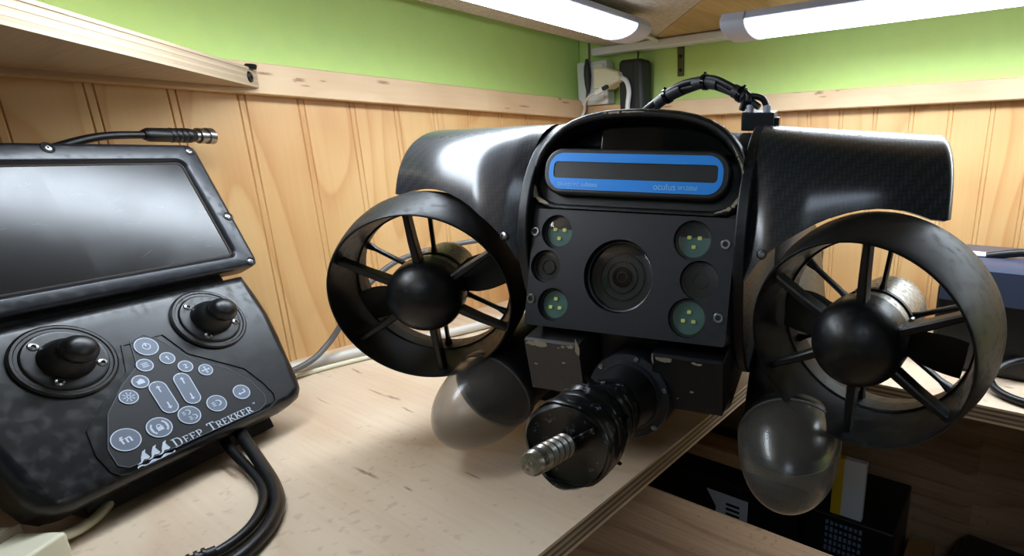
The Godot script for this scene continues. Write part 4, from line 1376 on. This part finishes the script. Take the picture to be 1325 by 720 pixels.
func button(o: Node, ft: Transform3D, at: Vector2, outline: PackedVector2Array, mark: String, r: float) -> void:
	var n := node("button", o, ft * Transform3D(Basis(), Vector3(at.x, at.y, 0)))
	var mb := Mb.new()
	mb.prism(outline, 0.0002, 0.0010, 0.0003)
	fin(mb, "key", M["button grey"], n)
	mb = Mb.new()
	mb.ring(outline, Mb.inset(outline, 0.0006), 0.0007, 0.0011)
	fin(mb, "key_rim", M["print grey"], n)
	mb = Mb.new()
	var z0 := 0.0009
	var z1 := 0.0012
	var bar := func(x: float, y: float, w: float, h: float, a := 0.0) -> void:
		mb.prism(Mb.rect(w, h), z0, z1, 0.0, Transform3D(Basis(Vector3(0, 0, 1), a), Vector3(x, y, 0)))
	var arrow := func(x: float, y: float, s: float, a: float) -> void:
		mb.prism(poly([[-0.5, 0.0], [0.5, 0.0], [0.0, 0.55]]), z0, z1, 0.0, Transform3D(Basis(Vector3(0, 0, 1), a).scaled(Vector3(s, s, 1)), Vector3(x, y, 0)))
	var half := func(x: float, y: float, s: float) -> void:     # headlamp mark: rays and a D
		for k in 3: bar.call(x - s * 0.55, y + (k - 1) * s * 0.34, s * 0.55, s * 0.13)
		mb.ring(dee(s * 0.62), dee(s * 0.46), z0, z1, Transform3D(Basis(), Vector3(x + s * 0.05, y, 0)))
	match mark:
		"power":
			mb.ring(Mb.disc(0.0027, 24), Mb.disc(0.0021, 24), z0, z1)
			bar.call(0.0, 0.0017, 0.0008, 0.0030)
		"menu":
			for k in 3: bar.call(0.0, (k - 1) * 0.0014, 0.0040, 0.0006)
		"cross":
			bar.call(0.0, 0.0, 0.0007, 0.0050); bar.call(0.0, 0.0, 0.0050, 0.0007)
			for k in 4: arrow.call(0.0022 * cos(k * PI / 2), 0.0022 * sin(k * PI / 2), 0.0018, k * PI / 2 - PI / 2)
		"camera":
			bar.call(0.0, -0.0004, 0.0046, 0.0028); bar.call(0.0006, 0.0014, 0.0022, 0.0010)
		"sun":
			mb.ring(Mb.disc(0.0014, 18), Mb.disc(0.0009, 18), z0, z1)
			for k in 8: bar.call(0.0028 * cos(k * PI / 4), 0.0028 * sin(k * PI / 4), 0.0016, 0.0006, k * PI / 4)
		"enter":
			bar.call(0.0002, -0.0010, 0.0044, 0.0008); bar.call(0.0024, 0.0004, 0.0008, 0.0030)
			arrow.call(-0.0018, -0.0010, 0.0026, PI / 2)
		"lamp":
			half.call(0.0, 0.0, 0.0042)
		"lamps":
			half.call(-0.0008, 0.0026, 0.0034); half.call(0.0014, -0.0026, 0.0034)
		"lock":
			bar.call(0.0, -0.0010, 0.0040, 0.0030)
			mb.ring(Mb.disc(0.0017, 18, Vector2(0, 0.0008)), Mb.disc(0.0011, 18, Vector2(0, 0.0008)), z0, z1)
			for a0 in [PI * 0.72, -PI * 0.28]:
				var arc := []
				for k in 9: arc.append([0.0056 * cos(a0 + PI * 0.55 * k / 8.0), 0.0056 * sin(a0 + PI * 0.55 * k / 8.0)])
				for k in range(8, -1, -1): arc.append([0.0045 * cos(a0 + PI * 0.55 * k / 8.0), 0.0045 * sin(a0 + PI * 0.55 * k / 8.0)])
				mb.prism(poly(arc), z0, z1)
		"updown":
			bar.call(0.0, 0.0066, 0.0009, 0.0046); arrow.call(0.0, 0.0082, 0.0032, 0.0)
			bar.call(0.0, -0.0066, 0.0009, 0.0046); arrow.call(0.0, -0.0082, 0.0032, PI)
	if mark in ["1", "2", "fn"]:
		var h := 0.0034 if mark != "fn" else 0.0052
		var tx := text(mark, "Droid Sans", h, M["print grey"], "key_mark", n, Transform3D(Basis(), Vector3(-h * (0.40 if mark != "fn" else 0.72), 0, 0.00105)), 0.0003, 700)
		tx.name = "key_mark"
	else:
		fin(mb, "key_mark", M["print grey"], n)

func dee(r: float) -> PackedVector2Array:
	var o := PackedVector2Array()
	for k in 13:
		var a := -PI / 2 + PI * k / 12.0
		o.append(Vector2(r * 1.25 * cos(a), r * sin(a)))
	return o

# ---------------------------------------------------------------- loose things on the benches
func bench_things() -> void:
	var mb := Mb.new()
	# connector lead lying over the back of the controller
	var o := node("connector_lead")
	tag(o, "black coaxial lead with a metal twist connector lying on top of the controller", "cable")
	var e := Vector3(-0.3233, 0, -0.9463).normalized()
	var org := Vector3(-0.5049, 0.742, -0.1319)
	var zz := Vector3(0.9463, 0, -0.3233)
	var P := func(a: float, y: float, b: float) -> Vector3: return org + e * a + Vector3.UP * y + zz * b
	mb.tube(curve([P.call(-0.10, 0.185, -0.165), P.call(-0.03, 0.196, -0.155), P.call(0.030, 0.2190, -0.150), P.call(0.066, 0.2300, -0.148), P.call(0.102, 0.2325, -0.147)], 8), 0.0034, 10)
	fin(mb, "lead", M["rubber"], o)
	var ax := (e * 0.995 + Vector3.UP * 0.012).normalized()
	var s := ax.cross(Vector3.UP).normalized()
	var bt := Basis(s, ax.cross(s), ax)
	mb = Mb.new()
	var pr := [[0.0, 0.0], [0.0042, 0.0], [0.0062, 0.004], [0.0064, 0.020]]
	for k in 4:
		pr.append([0.0060, 0.021 + 0.005 * k]); pr.append([0.0068, 0.0225 + 0.005 * k]); pr.append([0.0068, 0.0245 + 0.005 * k])
	pr.append([0.0056, 0.044]); pr.append([0.0, 0.044])
	mb.lathe(pr, 24, Transform3D(bt, P.call(0.098, 0.2325, -0.147)))
	fin(mb, "connector_body", M["rubber"], o)
	mb = Mb.new()
	mb.lathe([[0.0, 0.043], [0.0056, 0.043], [0.0056, 0.047], [0.0074, 0.0475], [0.0074, 0.052], [0.0062, 0.0525], [0.0062, 0.055], [0.0078, 0.0555], [0.0078, 0.061], [0.0066, 0.062], [0.0058, 0.062], [0.0056, 0.056], [0.0, 0.056]], 24, Transform3D(bt, P.call(0.098, 0.2325, -0.147)))
	fin(mb, "connector_ring", M["steel"], o)
	# twin black leads from under the controller
	o = node("twin_lead")
	tag(o, "pair of black leads curling out from under the front of the controller", "cable")
	var y := BY + 0.0042
	mb = Mb.new()
	mb.tube(curve([Vector3(-0.545, 0.730, -0.145), Vector3(-0.515, 0.725, -0.141), Vector3(-0.483, 0.7185, -0.140), Vector3(-0.452, y, -0.1365), Vector3(-0.426, y, -0.1280), Vector3(-0.407, y, -0.1155), Vector3(-0.396, y, -0.1020), Vector3(-0.3915, y, -0.0880), Vector3(-0.393, y, -0.072), Vector3(-0.40, y, -0.05)], 7), 0.0036, 12)
	fin(mb, "lead", M["rubber"], o)
	mb = Mb.new()
	mb.tube(curve([Vector3(-0.540, 0.734, -0.155), Vector3(-0.510, 0.730, -0.150), Vector3(-0.476, 0.722, -0.1465), Vector3(-0.444, y + 0.001, -0.1415), Vector3(-0.414, y + 0.0008, -0.1320), Vector3(-0.392, y + 0.0008, -0.1180), Vector3(-0.379, y + 0.0008, -0.1035), Vector3(-0.3725, y + 0.0008, -0.090), Vector3(-0.372, y + 0.0008, -0.075), Vector3(-0.375, y, -0.05)], 7), 0.0046, 12)
	fin(mb, "lead", M["rubber"], o)
	mb = Mb.new()
	var seg := PackedVector3Array([Vector3(-0.3915, y, -0.0885), Vector3(-0.3935, y, -0.076), Vector3(-0.399, y, -0.060)])
	mb.tube(seg, 0.0050, 14)
	for k in 4:
		mb.lathe([[0.0048, -0.0008], [0.0058, -0.0008], [0.0058, 0.0008], [0.0048, 0.0008]], 14, Transform3D(Basis(Vector3.UP, -0.1), Vector3(-0.3925 - 0.0006 * k, y + 0.0006, -0.083 + 0.0036 * k)), true)
	fin(mb, "strain_relief", M["rubber"], o)
	# white hose and lead along the foot of the left wall
	o = node("white_cable")
	tag(o, "thick white cable lying on the bench along the foot of the left wall", "cable")
	mb = Mb.new()
	mb.tube(curve([Vector3(-0.69, BY + 0.0064, -0.10), Vector3(-0.685, BY + 0.0064, -0.20), Vector3(-0.681, BY + 0.0064, -0.27), Vector3(-0.673, BY + 0.0064, -0.32), Vector3(-0.660, BY + 0.0064, -0.37), Vector3(-0.645, BY + 0.0064, -0.42), Vector3(-0.634, BY + 0.0064, -0.47), Vector3(-0.625, BY + 0.0064, -0.54), Vector3(-0.63, BY + 0.0064, -0.66), Vector3(-0.66, BY + 0.0064, -0.78)], 7), 0.0062, 12)
	fin(mb, "jacket", M["white cable"], o)
	mb = Mb.new()
	mb.tube(curve([Vector3(-0.665, BY + 0.003, -0.20), Vector3(-0.662, BY + 0.003, -0.27), Vector3(-0.652, BY + 0.003, -0.33), Vector3(-0.630, BY + 0.003, -0.385), Vector3(-0.60, BY + 0.003, -0.43), Vector3(-0.575, BY + 0.003, -0.50), Vector3(-0.57, BY + 0.003, -0.60), Vector3(-0.60, BY + 0.003, -0.74)], 7), 0.0028, 10)
	o = fin(mb, "tan_cable", M["cream plastic"])
	tag(o, "thin cream cable in front of the thick white cable behind the left thruster", "cable")
	mb = Mb.new()
	mb.tube(curve([Vector3(-0.640, BY + 0.0125, -0.20), Vector3(-0.655, BY + 0.0160, -0.262), Vector3(-0.664, BY + 0.028, -0.292), Vector3(-0.662, BY + 0.052, -0.314), Vector3(-0.655, 0.800, -0.342), Vector3(-0.645, 0.829, -0.384), Vector3(-0.62, 0.842, -0.445), Vector3(-0.56, 0.850, -0.52), Vector3(-0.47, 0.852, -0.58), Vector3(-0.39, 0.850, -0.60)], 7), 0.0034, 10)
	o = fin(mb, "grey_cable", M["grey cable"])
	tag(o, "grey cable rising in an arc from the bench behind the left thruster", "cable")
	# cream box in the near corner and its pale lead
	o = node("cream_box", self, Transform3D(Basis(Vector3.UP, 0.62), Vector3(-0.482, BY, -0.0205)))
	tag(o, "cream plastic box with a dirty lid seam in the near corner below the controller", "box")
	mb = Mb.new()
	mb.box(Vector3(-0.004, 0.0095, 0.010), Vector3(0.050, 0.019, 0.040), 0.0025)
	fin(mb, "tray", M["cream plastic"], o)
	mb = Mb.new()
	mb.box(Vector3(-0.0075, 0.0120, 0.010), Vector3(0.0025, 0.0245, 0.0425), 0.001)
	fin(mb, "seam_strip", M["tan chip"], o)
	mb = Mb.new()
	mb.box(Vector3(-0.018, 0.0215, 0.010), Vector3(0.020, 0.005, 0.038), 0.0015)
	fin(mb, "lid", M["cream plastic"], o)
	mb = Mb.new()
	mb.tube(curve([Vector3(-0.485, BY + 0.010, -0.036), Vector3(-0.492, BY + 0.006, -0.046), Vector3(-0.505, BY + 0.0036, -0.058), Vector3(-0.523, BY + 0.0036, -0.070), Vector3(-0.55, BY + 0.0036, -0.088)], 6), 0.0034, 10)
	o = fin(mb, "cream_lead", M["cream plastic"])
	tag(o, "cream lead running from the plastic box under the controller", "cable")
	# black case on the back worktop, right
	o = node("tool_case", self, Transform3D(Basis(Vector3.UP, -0.05), Vector3(0.075, BY, -0.735)))
	tag(o, "black case with a blue-grey face on the back worktop beside the right thruster", "case")
	mb = Mb.new()
	mb.box(Vector3(0, 0.050, 0), Vector3(0.28, 0.100, 0.13), 0.006)
	fin(mb, "case_body", M["case black"], o)
	mb = Mb.new()
	mb.prism(poly([[0.068, 0.082], [0.064, 0.118], [0.045, 0.128], [-0.060, 0.128], [-0.060, 0.082]]), -0.137, 0.137, 0.002, Transform3D(Basis(Vector3(0, 0, 1), Vector3(0, 1, 0), Vector3(-1, 0, 0)), Vector3.ZERO))
	fin(mb, "case_lid", M["case face"], o)
	mb = Mb.new()
	mb.box(Vector3(-0.115, 0.1295, 0.02), Vector3(0.030, 0.0008, 0.030), 0.0)
	fin(mb, "paper_label", M["label white"], o)
	mb = Mb.new()
	mb.tube(curve([Vector3(-0.10, 0.129, 0.03), Vector3(-0.06, 0.136, 0.025), Vector3(0.0, 0.138, 0.02), Vector3(0.06, 0.136, 0.02), Vector3(0.10, 0.129, 0.03)], 6), 0.0045, 10)
	fin(mb, "handle", M["rubber"], o)
	# loop of black lead in front of that case
	mb = Mb.new()
	var lp := []
	for k in 13:
		var a := deg_to_rad(40.0 + 280.0 * k / 12.0)
		lp.append(Vector3(0.055 + 0.058 * cos(a), BY + 0.0045 + 0.030 * (0.5 + 0.5 * sin(a + 0.6)), -0.640 - 0.040 * sin(a)))
	mb.tube(curve(lp, 5), 0.0042, 10)
	o = fin(mb, "coiled_lead", M["rubber"])
	tag(o, "loop of black lead on the back worktop in front of the black case", "cable")

# ---------------------------------------------------------------- what stands below the benches
func storage() -> void:
	var mb := Mb.new()
	var o := node("storage_box", self, Transform3D(Basis(), Vector3(-0.33, 0, -0.712)))
	tag(o, "dark storage box with a torn white label under the back worktop", "box")
	mb.box(Vector3(0, 0.245, 0), Vector3(0.26, 0.49, 0.15), 0.004)
	fin(mb, "box_body", M["case black"], o)
	mb = Mb.new()
	mb.prism(poly([[-0.010, 0.470], [0.058, 0.470], [0.056, 0.38], [0.006, 0.38], [0.006, 0.445]]), 0.0752, 0.0758)
	var lb := fin(mb, "label", M["label white"], o)
	for k in 7:
		mb = Mb.new()
		mb.box(Vector3(0.034, 0.455 - 0.008 * k, 0.0762), Vector3(0.022, 0.004, 0.0004))
		fin(mb, "print_line", M["label print"], lb)
	o = node("product_box", self, Transform3D(Basis(), Vector3(-0.135, 0, -0.71)))
	tag(o, "black carton with a yellow and white printed corner below the right dome", "box")
	mb = Mb.new()
	mb.box(Vector3(0, 0.245, 0), Vector3(0.115, 0.49, 0.13), 0.003)
	fin(mb, "carton", M["case black"], o)
	mb = Mb.new()
	mb.box(Vector3(-0.002, 0.532, 0.055), Vector3(0.036, 0.084, 0.010), 0.001)
	fin(mb, "flap", M["label white"], o)
	mb = Mb.new()
	mb.box(Vector3(-0.0180, 0.532, 0.055), Vector3(0.014, 0.0845, 0.0108), 0.001)
	fin(mb, "yellow_band", M["label yellow"], o)
	var rnd := RandomNumberGenerator.new()
	rnd.seed = 3
	for k in 8:
		for j in 5:
			mb = Mb.new()
			mb.box(Vector3(-0.026 + 0.0062 * k, 0.478 - 0.010 * j, 0.0653), Vector3(0.0040, rnd.randf_range(0.004, 0.008), 0.0004))
			fin(mb, "print_line", M["pale print"], o)
	mb = Mb.new()
	mb.box(Vector3(-0.055, 0.205, -0.745), Vector3(0.035, 0.41, 0.05), 0.002)
	mb.x = Transform3D()
	o = fin(mb, "wood_offcut", M["cardboard"])
	tag(o, "brown offcut standing in the dark under the back worktop", "offcut")
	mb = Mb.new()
	mb.box(Vector3(0.42, 0.345, -0.800), Vector3(1.90, 0.69, 0.012))  # board added at the rear so the space under the worktop goes dark
	o = fin(mb, "darkening_board", M["ply brown"])
	tag(o, "added brown plywood board that darkens the space under the back worktop", "board")
	o = node("equipment_case", self, Transform3D(Basis(Vector3.UP, -0.12), Vector3(0.115, 0, -0.69)))
	tag(o, "dark equipment case with bright latches under the back worktop, right", "case")
	mb = Mb.new()
	mb.box(Vector3(0, 0.215, 0), Vector3(0.27, 0.43, 0.16), 0.008)
	fin(mb, "case_body", M["case black"], o)
	mb = Mb.new()
	mb.box(Vector3(0, 0.436, 0), Vector3(0.25, 0.012, 0.14), 0.003)
	fin(mb, "case_lid", M["case black"], o)
	for x in [-0.07, 0.0]:
		mb = Mb.new()
		mb.box(Vector3(x, 0.425, 0.083), Vector3(0.016, 0.012, 0.006), 0.001)
		fin(mb, "latch", M["steel"], o)
